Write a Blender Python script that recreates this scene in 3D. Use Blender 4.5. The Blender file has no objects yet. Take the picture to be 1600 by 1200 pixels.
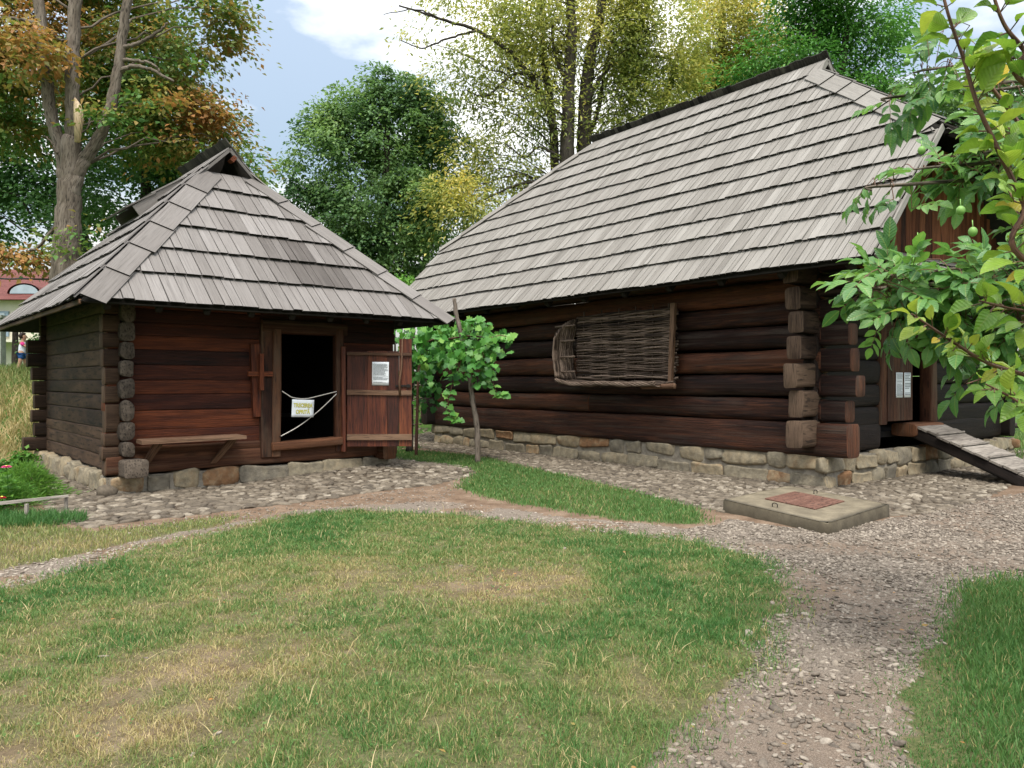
import bpy, math, random
import numpy as np
from mathutils import Vector, Matrix

# ------------------------------------------------------------------ camera, sky, sun, exposure
SC = bpy.context.scene
COL = SC.collection
F_PX, CX, HZ, EYE = 1210.0, 800.0, 597.0, 1.6          # photo focal length, centre, horizon, eye height
cam_d = bpy.data.cameras.new("camera")
cam_d.sensor_width = 36.0
cam_d.lens = 36.0 * F_PX / 1600.0
cam_d.shift_y = -3.0 / 1600.0
cam_d.clip_start = 0.05
cam_d.clip_end = 3000.0
cam = bpy.data.objects.new("camera", cam_d)
cam.location = (0, 0, EYE)
cam.rotation_euler = (math.radians(90), 0, 0)
COL.objects.link(cam)
SC.camera = cam

SUN_EL, SUN_AZ = math.radians(62), math.radians(178)     # azimuth clockwise from +Y
W = bpy.data.worlds.new("World")
SC.world = W
W.use_nodes = True
nt = W.node_tree
nt.nodes.clear()
w_out = nt.nodes.new("ShaderNodeOutputWorld")
w_bg = nt.nodes.new("ShaderNodeBackground")
w_sky = nt.nodes.new("ShaderNodeTexSky")
w_sky.sky_type = 'NISHITA'
w_sky.sun_disc = False
w_sky.sun_elevation = SUN_EL
w_sky.sun_rotation = SUN_AZ
w_sky.air_density = 1.0
w_sky.dust_density = 1.3
w_sky.ozone_density = 0.9
w_tc = nt.nodes.new("ShaderNodeTexCoord")
w_map = nt.nodes.new("ShaderNodeMapping")
w_map.inputs['Scale'].default_value = (1.3, 1.3, 3.2)
w_map.inputs['Location'].default_value = (1.7, 0.35, 0.0)
w_n = nt.nodes.new("ShaderNodeTexNoise")
w_n.inputs['Scale'].default_value = 1.9
w_n.inputs['Detail'].default_value = 7
w_n.inputs['Roughness'].default_value = 0.52
w_r = nt.nodes.new("ShaderNodeValToRGB")
w_r.color_ramp.elements[0].position = 0.42
w_r.color_ramp.elements[0].color = (0.16, 0.16, 0.16, 1)
w_r.color_ramp.elements[1].position = 0.60
w_r.color_ramp.elements[1].color = (0.97, 0.97, 0.97, 1)
w_mix = nt.nodes.new("ShaderNodeMix")
w_mix.data_type = 'RGBA'
w_mix.inputs[7].default_value = (10.9, 10.6, 10.1, 1)   # lit cloud
nt.links.new(w_tc.outputs['Generated'], w_map.inputs['Vector'])
nt.links.new(w_map.outputs[0], w_n.inputs['Vector'])
nt.links.new(w_n.outputs[0], w_r.inputs[0])
nt.links.new(w_r.outputs[0], w_mix.inputs[0])
w_tint = nt.nodes.new("ShaderNodeMix")
w_tint.data_type = 'RGBA'
w_tint.blend_type = 'MULTIPLY'
w_tint.inputs[0].default_value = 1.0
w_tint.inputs[7].default_value = (0.90, 1.0, 0.96, 1)
nt.links.new(w_sky.outputs[0], w_tint.inputs[6])
nt.links.new(w_tint.outputs[2], w_mix.inputs[6])
# overcast gradient: the cloud deck is brighter overhead than at the horizon
w_sep = nt.nodes.new("ShaderNodeSeparateXYZ")
nt.links.new(w_tc.outputs['Generated'], w_sep.inputs[0])
w_mr = nt.nodes.new("ShaderNodeMapRange")
w_mr.inputs[1].default_value = 0.05
w_mr.inputs[2].default_value = 0.95
w_mr.inputs[3].default_value = 0.40
w_mr.inputs[4].default_value = 1.95
nt.links.new(w_sep.outputs[2], w_mr.inputs[0])
w_mul = nt.nodes.new("ShaderNodeVectorMath")
w_mul.operation = 'SCALE'
nt.links.new(w_mix.outputs[2], w_mul.inputs[0])
nt.links.new(w_mr.outputs[0], w_mul.inputs['Scale'])
nt.links.new(w_mul.outputs[0], w_bg.inputs[0])
w_bg.inputs[1].default_value = 0.10
nt.links.new(w_bg.outputs[0], w_out.inputs[0])

sun_d = bpy.data.lights.new("sun", 'SUN')
sun_d.energy = 2.0
sun_d.angle = math.radians(24)
sun_d.color = (1.0, 0.945, 0.86)
sun = bpy.data.objects.new("sun", sun_d)
sdir = Vector((math.sin(SUN_AZ) * math.cos(SUN_EL), math.cos(SUN_AZ) * math.cos(SUN_EL), math.sin(SUN_EL)))
sun.rotation_euler = sdir.to_track_quat('Z', 'Y').to_euler()
COL.objects.link(sun)
SC.view_settings.view_transform = 'Standard'
SC.view_settings.look = 'None'
SC.view_settings.exposure = 1.08
SC.view_settings.gamma = 1.0
SC.render.engine = 'CYCLES'
SC.cycles.max_bounces = 6
SC.cycles.diffuse_bounces = 3
SC.cycles.transmission_bounces = 3
SC.cycles.use_denoising = True

RNG = np.random.default_rng(7)
random.seed(7)

# ------------------------------------------------------------------ helpers
def at(px, py, z=0.0):
    """photo pixel -> world point on the horizontal plane z."""
    y = (EYE - z) * F_PX / (py - HZ)
    return np.array([(px - CX) / F_PX * y, y, z])

def atd(px, py, d):
    """photo pixel -> world point at depth d."""
    return np.array([(px - CX) / F_PX * d, d, EYE - (py - HZ) / F_PX * d])

_LAT = np.random.default_rng(3).random((256, 256))
def vnoise(x, y):
    x = np.asarray(x, float); y = np.asarray(y, float)
    xi = np.floor(x).astype(int); yi = np.floor(y).astype(int)
    fx = x - xi; fy = y - yi
    fx = fx * fx * (3 - 2 * fx); fy = fy * fy * (3 - 2 * fy)
    a = _LAT[xi % 256, yi % 256]; b = _LAT[(xi + 1) % 256, yi % 256]
    c = _LAT[xi % 256, (yi + 1) % 256]; d = _LAT[(xi + 1) % 256, (yi + 1) % 256]
    return (a * (1 - fx) + b * fx) * (1 - fy) + (c * (1 - fx) + d * fx) * fy

def fbm(x, y, o=4):
    s = 0; a = 0.5; t = 0
    for i in range(o):
        s = s + a * vnoise(np.asarray(x) * 2 ** i + 17.3 * i, np.asarray(y) * 2 ** i + 9.1 * i); t += a; a *= 0.5
    return s / t

def inpoly(x, y, P):
    P = np.asarray(P); r = np.zeros(np.shape(x), bool); j = len(P) - 1
    for i in range(len(P)):
        xi, yi = P[i][0], P[i][1]; xj, yj = P[j][0], P[j][1]
        if yi != yj:
            r ^= ((yi > y) != (yj > y)) & (x < (xj - xi) * (y - yi) / (yj - yi) + xi)
        j = i
    return r

def sstep(t):
    t = np.clip(t, 0, 1); return t * t * (3 - 2 * t)

def norm(a):
    return a / np.maximum(np.linalg.norm(a, axis=-1, keepdims=True), 1e-9)

class MB:
    """collects pieces of ONE mesh: vertices, faces, a tone per vertex and a grain coordinate per vertex."""
    def __init__(s):
        s.v = []; s.f = []; s.t = []; s.g = []; s.n = 0
    def add(s, V, faces, tone=0.5, grain=None):
        V = np.asarray(V, float)
        if len(V) == 0: return
        s.v.append(V)
        for fa in (faces if isinstance(faces, (list, tuple)) else [faces]):
            fa = np.asarray(fa, int)
            if len(fa): s.f.append(fa + s.n)
        s.t.append(np.broadcast_to(np.asarray(tone, float), (len(V),)).copy())
        s.g.append(V.copy() if grain is None else np.asarray(grain, float))
        s.n += len(V)
    def build(s, name, mat, parent=None, smooth=False):
        V = np.concatenate(s.v)
        me = bpy.data.meshes.new(name)
        me.vertices.add(len(V)); me.vertices.foreach_set("co", V.astype(np.float32).ravel())
        loops = np.concatenate([f.ravel() for f in s.f]).astype(np.int32)
        sizes = np.concatenate([np.full(len(f), f.shape[1]) for f in s.f]).astype(np.int32)
        starts = np.concatenate([[0], np.cumsum(sizes)[:-1]]).astype(np.int32)
        me.loops.add(len(loops)); me.loops.foreach_set("vertex_index", loops)
        me.polygons.add(len(sizes)); me.polygons.foreach_set("loop_start", starts)
        try: me.polygons.foreach_set("loop_total", sizes)
        except Exception: pass
        if smooth: me.polygons.foreach_set("use_smooth", np.ones(len(sizes), bool))
        me.update(calc_edges=True)
        a = me.attributes.new("tone", 'FLOAT', 'POINT'); a.data.foreach_set("value", np.concatenate(s.t).astype(np.float32))
        a = me.attributes.new("grain", 'FLOAT_VECTOR', 'POINT'); a.data.foreach_set("vector", np.concatenate(s.g).astype(np.float32).ravel())
        me.validate()
        me.materials.append(mat)
        o = bpy.data.objects.new(name, me); COL.objects.link(o)
        if parent is not None: o.parent = parent
        return o

BOXF = np.array([[0, 3, 2, 1], [4, 5, 6, 7], [0, 1, 5, 4], [1, 2, 6, 5], [2, 3, 7, 6], [3, 0, 4, 7]])
def hexa(mb, P8, tone=0.5, axis=0, rng=RNG, butt=None):
    """box from 8 corners: 0-3 bottom ring, 4-7 top ring; grain runs along local axis (0: 0->1, 1: 1->2)."""
    P = np.asarray(P8, float)
    off = rng.random(3) * 40
    e0 = np.linalg.norm(P[1] - P[0]); e1 = np.linalg.norm(P[3] - P[0]); e2 = np.linalg.norm(P[4] - P[0])
    L = np.array([[0, 0, 0], [e0, 0, 0], [e0, e1, 0], [0, e1, 0], [0, 0, e2], [e0, 0, e2], [e0, e1, e2], [0, e1, e2]])
    if axis == 1: L = L[:, [1, 0, 2]]
    if axis == 2: L = L[:, [2, 0, 1]]
    # separate the faces so that they shade flat
    V = P[BOXF].reshape(-1, 3); G = (L + off)[BOXF].reshape(-1, 3)
    tt = np.full(24, float(tone))
    if butt is not None: tt[8:12] = butt; tt[0:4] = butt      # black butt and underside: weathering plus painted course shadow line
    mb.add(V, np.arange(24).reshape(6, 4), tt, G)

def box(mb, c, s, tone=0.5, R=None, axis=None, taper=0.0):
    c = np.asarray(c, float); h = np.asarray(s, float) / 2
    P = np.array([[-1, -1, -1], [1, -1, -1], [1, 1, -1], [-1, 1, -1], [-1, -1, 1], [1, -1, 1], [1, 1, 1], [-1, 1, 1]], float) * h
    if axis is None: axis = int(np.argmax(s))
    if R is not None: P = P @ np.asarray(R).T
    hexa(mb, P + c, tone, axis)

def rotz(a):
    c, s = math.cos(a), math.sin(a); return np.array([[c, -s, 0], [s, c, 0], [0, 0, 1.0]])
def rotx(a):
    c, s = math.cos(a), math.sin(a); return np.array([[1.0, 0, 0], [0, c, -s], [0, s, c]])
def roty(a):
    c, s = math.cos(a), math.sin(a); return np.array([[c, 0, s], [0, 1.0, 0], [-s, 0, c]])

def log(mb, p0, p1, w, h, ex=3.0, tone=0.5, rough=0.012, nseg=16, nring=None, bow=0.012, taper=0.0):
    """a hewn timber from p0 to p1: superellipse section, uneven along its length, with end faces."""
    p0 = np.asarray(p0, float); p1 = np.asarray(p1, float)
    d = p1 - p0; Ln = np.linalg.norm(d); d = d / Ln
    up = np.array([0, 0, 1.0]) if abs(d[2]) < 0.9 else np.array([1.0, 0, 0])
    sd = np.cross(d, up); sd /= np.linalg.norm(sd); up = np.cross(sd, d)
    nr = nring or max(4, int(Ln / 0.22) + 1)
    a = np.linspace(0, 2 * math.pi, nseg, endpoint=False) + math.pi / nseg
    ca, sa = np.cos(a), np.sin(a)
    cx = np.sign(ca) * np.abs(ca) ** (2 / ex); cz = np.sign(sa) * np.abs(sa) ** (2 / ex)
    sx, sy = RNG.random(2) * 200
    V = []; G = []
    off = RNG.random(3) * 40
    for i in range(nr):
        u = i / (nr - 1); l = u * Ln
        k = 1 - taper * u
        jit = 1 + rough / min(w, h) * 4 * (fbm(sx + l * 1.3 + 0 * a, sy + np.cos(a) * 1.3 + np.sin(a) * 2.1) - .5)
        by = bow * (fbm(sx + l * .35, sy + 3.3) - .5) * 2; bz = bow * (fbm(sx + l * .35, sy + 9.7) - .5) * 2
        P = p0 + d * l + sd[None] * (cx * w / 2 * k * jit + by)[:, None] + up[None] * (cz * h / 2 * k * jit + bz)[:, None]
        V.append(P); G.append(np.stack([np.full(nseg, l), a / (2 * math.pi) * (w + h) * 1.6, 0 * a], 1) + off)
    V = np.array(V); G = np.array(G)
    idx = np.arange(nr * nseg).reshape(nr, nseg)
    nx = np.roll(idx, -1, axis=1)
    F = np.stack([idx[:-1], nx[:-1], nx[1:], idx[1:]], -1).reshape(-1, 4)
    mb.add(V.reshape(-1, 3), F, tone, G.reshape(-1, 3))
    for r, flip in ((0, True), (nr - 1, False)):
        ring = V[r]; c = ring.mean(0)
        mid = c + (ring - c) * 0.92 + d * (0.006 if not flip else -0.006)
        VV = np.concatenate([ring, mid, (c + d * (0.008 if not flip else -0.008))[None]])
        i0 = np.arange(nseg); i1 = np.roll(i0, -1)
        q = np.stack([i0, i1, i1 + nseg, i0 + nseg], 1); t = np.stack([i0 + nseg, i1 + nseg, np.full(nseg, 2 * nseg)], 1)
        if flip: q = q[:, ::-1]; t = t[:, ::-1]
        rel = VV - c
        GG = np.stack([rel @ up * 1.5, rel @ sd * 1.5, np.zeros(len(VV))], 1) + off + 50
        mb.add(VV, [q, t], min(1.0, tone + 0.18), GG)

def tube(mb, pts, rad, nseg=8, tone=0.5, cap=True, wob=0.0):
    pts = np.asarray(pts, float); n = len(pts)
    rad = np.broadcast_to(np.asarray(rad, float), (n,))
    T = norm(np.gradient(pts, axis=0))
    ref = np.array([0.13, 0.31, 0.94]) if abs(T[0][2]) < 0.8 else np.array([0.94, 0.31, 0.13])
    S = np.cross(T, ref); S = norm(S); U = np.cross(T, S)
    a = np.linspace(0, 2 * math.pi, nseg, endpoint=False)
    k = np.ones((n, nseg))
    if wob: k = 1 + wob * (RNG.random((n, nseg)) - .5)
    V = pts[:, None] + (S[:, None] * np.cos(a)[None, :, None] + U[:, None] * np.sin(a)[None, :, None]) * (rad[:, None] * k)[..., None]
    idx = np.arange(n * nseg).reshape(n, nseg); nx = np.roll(idx, -1, 1)
    F = np.stack([idx[:-1], nx[:-1], nx[1:], idx[1:]], -1).reshape(-1, 4)
    l = np.concatenate([[0], np.cumsum(np.linalg.norm(np.diff(pts, axis=0), axis=1))])
    G = np.stack([np.repeat(l, nseg), np.tile(a / 6.283, n) * 6.283 * np.repeat(rad, nseg), np.zeros(n * nseg)], 1) + RNG.random(3) * 30
    fs = [F]
    VV = V.reshape(-1, 3)
    if cap:
        VV = np.concatenate([VV, pts[[0, -1]]]); G = np.concatenate([G, G[[0, -1]]])
        i0 = np.arange(nseg); i1 = np.roll(i0, -1)
        fs.append(np.stack([i1, i0, np.full(nseg, n * nseg)], 1)); b = (n - 1) * nseg
        fs.append(np.stack([b + i0, b + i1, np.full(nseg, n * nseg + 1)], 1))
    mb.add(VV, fs, tone, G)

def smooth_path(P, n=12):
    """Catmull-Rom through control points."""
    P = np.asarray(P, float); Q = np.concatenate([[2 * P[0] - P[1]], P, [2 * P[-1] - P[-2]]])
    out = []
    for i in range(len(P) - 1):
        p0, p1, p2, p3 = Q[i:i + 4]
        t = np.linspace(0, 1, n, endpoint=False)[:, None]
        out.append(.5 * ((2 * p1) + (p2 - p0) * t + (2 * p0 - 5 * p1 + 4 * p2 - p3) * t ** 2 + (3 * p1 - p0 - 3 * p2 + p3) * t ** 3))
    out.append(P[-1:]); return np.concatenate(out)

def scatter(mb, TV, TF, pos, X, Y, Z, tone, scale, grain=None):
    """copies of a small template (leaf, stone, blade) inside one mesh; X, Y, Z are its axes."""
    N = len(pos)
    if N == 0: return
    TV = np.asarray(TV, float); k = len(TV)
    sc = np.asarray(scale, float)
    if sc.ndim == 1: sc = np.repeat(sc[:, None], 3, 1)
    V = pos[:, None] + X[:, None] * (TV[None, :, 0] * sc[:, None, 0])[..., None] + Y[:, None] * (TV[None, :, 1] * sc[:, None, 1])[..., None] + Z[:, None] * (TV[None, :, 2] * sc[:, None, 2])[..., None]
    base = (np.arange(N) * k)
    fs = [(np.asarray(f)[None] + base[:, None, None]).reshape(-1, np.asarray(f).shape[1]) for f in (TF if isinstance(TF, list) else [TF])]
    G = np.tile(TV, (N, 1)) if grain is None else grain
    mb.add(V.reshape(-1, 3), fs, np.repeat(np.broadcast_to(tone, (N,)), k), G)

def frames(D, Nrm):
    X = norm(D); Y = norm(np.cross(Nrm, X)); Z = np.cross(X, Y); return X, Y, Z

def rdirs(n, rng=RNG):
    return norm(rng.normal(size=(n, 3)))

# properties
def tag(o, label=None, cat=None, group=None, kind=None):
    if label: o["label"] = label
    if cat: o["category"] = cat
    if group: o["group"] = group
    if kind: o["kind"] = kind
    return o

def empty(name, loc=(0, 0, 0), rz=0.0, label=None, cat=None, group=None):
    o = bpy.data.objects.new(name, None); o.empty_display_size = 0.3
    COL.objects.link(o); o.location = loc; o.rotation_euler = (0, 0, rz)
    return tag(o, label, cat, group)

# ------------------------------------------------------------------ materials
def new_mat(name):
    m = bpy.data.materials.new(name); m.use_nodes = True
    t = m.node_tree; t.nodes.clear()
    out = t.nodes.new("ShaderNodeOutputMaterial"); b = t.nodes.new("ShaderNodeBsdfPrincipled")
    t.links.new(b.outputs[0], out.inputs[0])
    return m, t, b, out

def attr(t, n):
    a = t.nodes.new("ShaderNodeAttribute"); a.attribute_name = n; return a

def ramp(t, src, stops):
    r = t.nodes.new("ShaderNodeValToRGB"); cr = r.color_ramp
    while len(cr.elements) < len(stops): cr.elements.new(0.5)
    for e, (p, c) in zip(cr.elements, stops):
        e.position = p; e.color = (*c, 1)
    if src is not None: t.links.new(src, r.inputs[0])
    return r

def noise(t, vec, scale, detail=4, rough=.55, dist=0.0):
    n = t.nodes.new("ShaderNodeTexNoise"); n.inputs['Scale'].default_value = scale; n.inputs['Detail'].default_value = detail
    n.inputs['Roughness'].default_value = rough; n.inputs['Distortion'].default_value = dist
    if vec is not None: t.links.new(vec, n.inputs['Vector'])
    return n

def mapping(t, vec, scale):
    m = t.nodes.new("ShaderNodeMapping"); m.inputs['Scale'].default_value = scale
    t.links.new(vec, m.inputs['Vector']); return m

def math_(t, op, a, b=None):
    m = t.nodes.new("ShaderNodeMath"); m.operation = op
    for i, x in enumerate((a, b)):
        if x is None: continue
        if isinstance(x, (int, float)): m.inputs[i].default_value = x
        else: t.links.new(x, m.inputs[i])
    return m.outputs[0]

def mixc(t, fac, a, b, mode='MIX'):
    m = t.nodes.new("ShaderNodeMix"); m.data_type = 'RGBA'; m.blend_type = mode
    for i, x in ((0, fac), (6, a), (7, b)):
        if isinstance(x, (int, float)): m.inputs[i].default_value = x
        elif isinstance(x, tuple): m.inputs[i].default_value = (*x, 1)
        else: t.links.new(x, m.inputs[i])
    return m.outputs[2]

def bump(t, b, h, strength=.4, dist=.02):
    n = t.nodes.new("ShaderNodeBump"); n.inputs['Strength'].default_value = strength; n.inputs['Distance'].default_value = dist
    t.links.new(h, n.inputs['Height']); t.links.new(n.outputs[0], b.inputs['Normal']); return n

def wood(name, dark, mid, light, rough=.8, gs=(1.6, 26, 26), tone_amt=.9, spots=None, bs=.5, spec=.25, pale=None, blot=.5, gamp=.62, ck=.8):
    m, t, b, _ = new_mat(name)
    g = attr(t, 'grain').outputs['Vector']; tn = attr(t, 'tone').outputs['Fac']
    n1 = noise(t, mapping(t, g, gs).outputs[0], 1.0, 6, .62, .35)
    n2 = noise(t, mapping(t, g, (.9, 3.0, 3.0)).outputs[0], 1.0, 4, .55)
    n3 = noise(t, mapping(t, g, (gs[0] * 2.2, gs[1] * 3.2, gs[2] * 3.2)).outputs[0], 1.0, 3, .6)
    s = math_(t, 'ADD', math_(t, 'ADD', math_(t, 'MULTIPLY', n1.outputs[0], gamp), (.62 - gamp) * .5), math_(t, 'ADD', math_(t, 'MULTIPLY', n2.outputs[0], blot), (.5 - blot) * .5))
    s = math_(t, 'ADD', s, math_(t, 'MULTIPLY', math_(t, 'SUBTRACT', tn, .5), tone_amt))
    c = ramp(t, s, [(.0, tuple(q * .12 for q in dark)), (.26, dark), (.52, mid), (.80, light)]).outputs[0]
    crack = ramp(t, n3.outputs[0], [(.37, (.16, .16, .16)), (.47, (1, 1, 1))]).outputs[0]
    c = mixc(t, ck, c, crack, 'MULTIPLY')
    if pale:   # weathered grey patches
        n4 = noise(t, mapping(t, g, (.7, 5, 5)).outputs[0], 1.0, 5, .6)
        f = ramp(t, n4.outputs[0], [(.50, (0, 0, 0)), (.68, (1, 1, 1))]).outputs[0]
        c = mixc(t, math_(t, 'MULTIPLY', f, .65), c, pale)
    if spots:
        n5 = noise(t, mapping(t, g, (1.3, 9, 9)).outputs[0], 1.0, 5, .7)
        f = ramp(t, n5.outputs[0], [(.60, (0, 0, 0)), (.70, (1, 1, 1))]).outputs[0]
        c = mixc(t, math_(t, 'MULTIPLY', f, .7), c, spots)
    t.links.new(c, b.inputs['Base Color'])
    b.inputs['Roughness'].default_value = rough; b.inputs['Specular IOR Level'].default_value = spec
    hh = math_(t, 'ADD', n1.outputs[0], math_(t, 'MULTIPLY', n3.outputs[0], .5))
    bump(t, b, hh, bs, .02)
    return m

def stone(name, stops, ns=9.0, rough=.88, bs=.5, dirt=(.16, .13, .10), mott=.5):
    m, t, b, _ = new_mat(name)
    tc = t.nodes.new("ShaderNodeTexCoord").outputs['Object']; tn = attr(t, 'tone').outputs['Fac']
    n0 = noise(t, tc, ns * .8, 4, .6, .4)
    c = ramp(t, math_(t, 'ADD', tn, math_(t, 'MULTIPLY', math_(t, 'SUBTRACT', n0.outputs[0], .5), mott)), stops).outputs[0]
    n1 = noise(t, tc, ns, 6, .6); n2 = noise(t, tc, ns * 5, 4, .6)
    k = ramp(t, n1.outputs[0], [(.3, (.62, .60, .58)), (.7, (1.22, 1.2, 1.16))]).outputs[0]
    c = mixc(t, 1.0, c, k, 'MULTIPLY')
    f = ramp(t, n2.outputs[0], [(.52, (0, 0, 0)), (.75, (1, 1, 1))]).outputs[0]
    c = mixc(t, math_(t, 'MULTIPLY', f, .45), c, dirt)
    t.links.new(c, b.inputs['Base Color']); b.inputs['Roughness'].default_value = rough
    b.inputs['Specular IOR Level'].default_value = .25
    bump(t, b, math_(t, 'ADD', n1.outputs[0], math_(t, 'MULTIPLY', n2.outputs[0], .5)), bs, .02)
    return m

def leafmat(name, stops, trans=.35, rough=.5, spec=.3, veins=False, sat=1.0):
    m, t, b, out = new_mat(name)
    tn = attr(t, 'tone').outputs['Fac']
    c = ramp(t, tn, stops).outputs[0]
    if veins:
        g = attr(t, 'grain').outputs['Vector']
        sp = t.nodes.new("ShaderNodeSeparateXYZ"); t.links.new(g, sp.inputs[0])
        f = ramp(t, math_(t, 'ABSOLUTE', sp.outputs[1]), [(.008, (1, 1, 1)), (.03, (0, 0, 0))]).outputs[0]
        w = t.nodes.new("ShaderNodeMath"); w.operation = 'SINE'
        t.links.new(math_(t, 'MULTIPLY', math_(t, 'SUBTRACT', sp.outputs[0], math_(t, 'MULTIPLY', math_(t, 'ABSOLUTE', sp.outputs[1]), .8)), 52), w.inputs[0])
        f2 = ramp(t, w.outputs[0], [(.86, (0, 0, 0)), (1.0, (1, 1, 1))]).outputs[0]
        c = mixc(t, math_(t, 'MULTIPLY', math_(t, 'MAXIMUM', f, math_(t, 'MULTIPLY', f2, .35)), .5), c, (.30, .38, .10))
        bump(t, b, w.outputs[0], .25, .004)
        nz = noise(t, t.nodes.new("ShaderNodeTexCoord").outputs['Object'], 60, 3)
        c = mixc(t, .35, c, ramp(t, nz.outputs[0], [(.3, (.6, .6, .5)), (.7, (1.2, 1.2, 1.1))]).outputs[0], 'MULTIPLY')
    t.links.new(c, b.inputs['Base Color']); b.inputs['Roughness'].default_value = rough
    b.inputs['Specular IOR Level'].default_value = spec
    tr = t.nodes.new("ShaderNodeBsdfTranslucent")
    tcx = mixc(t, .55, c, (.75, .95, .25), 'MULTIPLY')
    mx2 = mixc(t, .5, c, (1.0, 1.0, .45), 'MULTIPLY')
    t.links.new(mx2, tr.inputs[0])
    mx = t.nodes.new("ShaderNodeMixShader"); mx.inputs[0].default_value = trans
    t.links.new(b.outputs[0], mx.inputs[1]); t.links.new(tr.outputs[0], mx.inputs[2]); t.links.new(mx.outputs[0], out.inputs[0])
    return m

def plain(name, col, rough=.6, ns=20, var=.25, metal=0.0, spec=.3, bs=.15):
    m, t, b, _ = new_mat(name)
    tc = t.nodes.new("ShaderNodeTexCoord").outputs['Object']
    n1 = noise(t, tc, ns, 5, .6)
    k = ramp(t, n1.outputs[0], [(.3, (1 - var,) * 3), (.7, (1 + var,) * 3)]).outputs[0]
    t.links.new(mixc(t, 1.0, col, k, 'MULTIPLY'), b.inputs['Base Color'])
    b.inputs['Roughness'].default_value = rough; b.inputs['Metallic'].default_value = metal; b.inputs['Specular IOR Level'].default_value = spec
    bump(t, b, n1.outputs[0], bs, .01)
    return m

M = {}
M['hut_log'] = wood('dark_red_hewn_timber', (.005, .0013, .0009), (.052, .0108, .0042), (.175, .044, .0135), rough=.68, tone_amt=1.0, bs=.8, spec=.3, spots=(.02, .008, .006))
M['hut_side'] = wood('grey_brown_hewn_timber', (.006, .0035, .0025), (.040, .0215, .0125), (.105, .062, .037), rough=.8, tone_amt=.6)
M['log_end'] = wood('grey_log_end', (.012, .009, .007), (.055, .042, .032), (.125, .098, .075), gs=(9, 9, 9), tone_amt=.5)
M['house_end'] = wood('weathered_cross_log', (.004, .0025, .002), (.034, .019, .0125), (.12, .078, .052), rough=.8, tone_amt=.9, bs=.9)
M['sill'] = wood('brown_sill_timber', (.008, .003, .0018), (.052, .0185, .009), (.14, .058, .027), rough=.75, tone_amt=.7, pale=(.105, .066, .042))
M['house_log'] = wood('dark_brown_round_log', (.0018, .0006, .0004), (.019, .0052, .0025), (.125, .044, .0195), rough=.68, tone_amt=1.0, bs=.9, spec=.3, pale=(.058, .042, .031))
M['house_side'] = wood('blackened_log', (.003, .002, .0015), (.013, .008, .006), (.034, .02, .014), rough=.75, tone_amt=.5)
M['door'] = wood('red_brown_door_board', (.010, .003, .002), (.072, .0165, .0075), (.19, .055, .020), rough=.6, gs=(1.4, 22, 22), tone_amt=1.3, spec=.35)
M['gable'] = wood('rusty_brown_gable_board', (.02, .006, .003), (.125, .035, .014), (.26, .09, .04), rough=.8, gs=(1.2, 22, 22), tone_amt=.9)
M['bench'] = wood('worn_bench_timber', (.02, .010, .006), (.10, .050, .028), (.19, .115, .072), rough=.7, tone_amt=.7)
M['shingle_hut'] = wood('grey_split_shingle', (.092, .081, .074), (.165, .150, .140), (.255, .237, .226), rough=.85, gs=(.8, 40, 40), tone_amt=.60, bs=.35, spec=.2, blot=.22, gamp=.34, ck=.38)
M['shingle_house'] = wood('pale_split_shingle', (.118, .107, .094), (.205, .190, .171), (.30, .283, .26), rough=.85, gs=(.8, 40, 40), tone_amt=.55, bs=.35, spec=.2, blot=.22, gamp=.34, ck=.38)
M['shingle_old'] = wood('shaded_old_shingle', (.012, .011, .010), (.045, .040, .036), (.10, .09, .08), rough=.9, gs=(1.3, 30, 30))  # ridge comb: colour holds underside shade as well as age
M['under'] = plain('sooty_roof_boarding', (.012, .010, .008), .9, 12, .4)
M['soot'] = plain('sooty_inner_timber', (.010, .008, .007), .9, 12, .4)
M['plinth'] = stone('rubble_foundation_stone', [(0, (.165, .148, .118)), (.35, (.27, .235, .17)), (.62, (.33, .27, .18)), (.82, (.30, .21, .125)), (1, (.24, .13, .065))], 9.0, bs=.9, mott=.9)
M['mortar'] = stone('pale_mortar', [(0, (.20, .18, .145)), (1, (.30, .27, .225))], 12.0)
M['cobble'] = stone('river_cobble', [(0, (.06, .05, .04)), (.4, (.118, .098, .075)), (.75, (.175, .148, .115)), (1, (.31, .275, .225))], 14.0)
M['gravel'] = stone('grey_gravel', [(0, (.10, .084, .069)), (.45, (.215, .183, .150)), (.8, (.32, .28, .235)), (1, (.45, .41, .35))], 30.0)
M['concrete'] = stone('weathered_concrete', [(0, (.035, .029, .02)), (1, (.185, .158, .112))], 5.0, dirt=(.08, .068, .045))
M['rust'] = wood('rusted_plate', (.06, .027, .019), (.125, .06, .042), (.20, .11, .08), gs=(5, 14, 14), tone_amt=.5)
M['bark'] = wood('grey_brown_bark', (.03, .022, .017), (.125, .10, .078), (.25, .21, .175), rough=.95, gs=(3.0, 13, 13), tone_amt=.5, bs=.9)
M['bark_dark'] = wood('dark_bark', (.014, .012, .010), (.055, .045, .036), (.11, .095, .08), rough=.95, gs=(3.0, 13, 13), tone_amt=.5, bs=.9)
M['torn'] = wood('torn_pale_wood', (.35, .22, .12), (.58, .42, .26), (.75, .60, .42), gs=(2, 24, 24))
M['twig'] = wood('red_brown_twig', (.035, .016, .012), (.11, .05, .035), (.20, .11, .07), rough=.6, gs=(6, 60, 60))
M['wicker'] = wood('old_wicker_rod', (.026, .017, .012), (.105, .073, .053), (.22, .16, .122), rough=.75, gs=(4, 40, 40), tone_amt=.9)
M['ramp'] = wood('grey_ramp_plank', (.07, .06, .05), (.20, .175, .15), (.33, .295, .255), rough=.85, tone_amt=.8)
M['rope'] = plain('pale_rope', (.62, .58, .52), .8, 60, .25)
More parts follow.
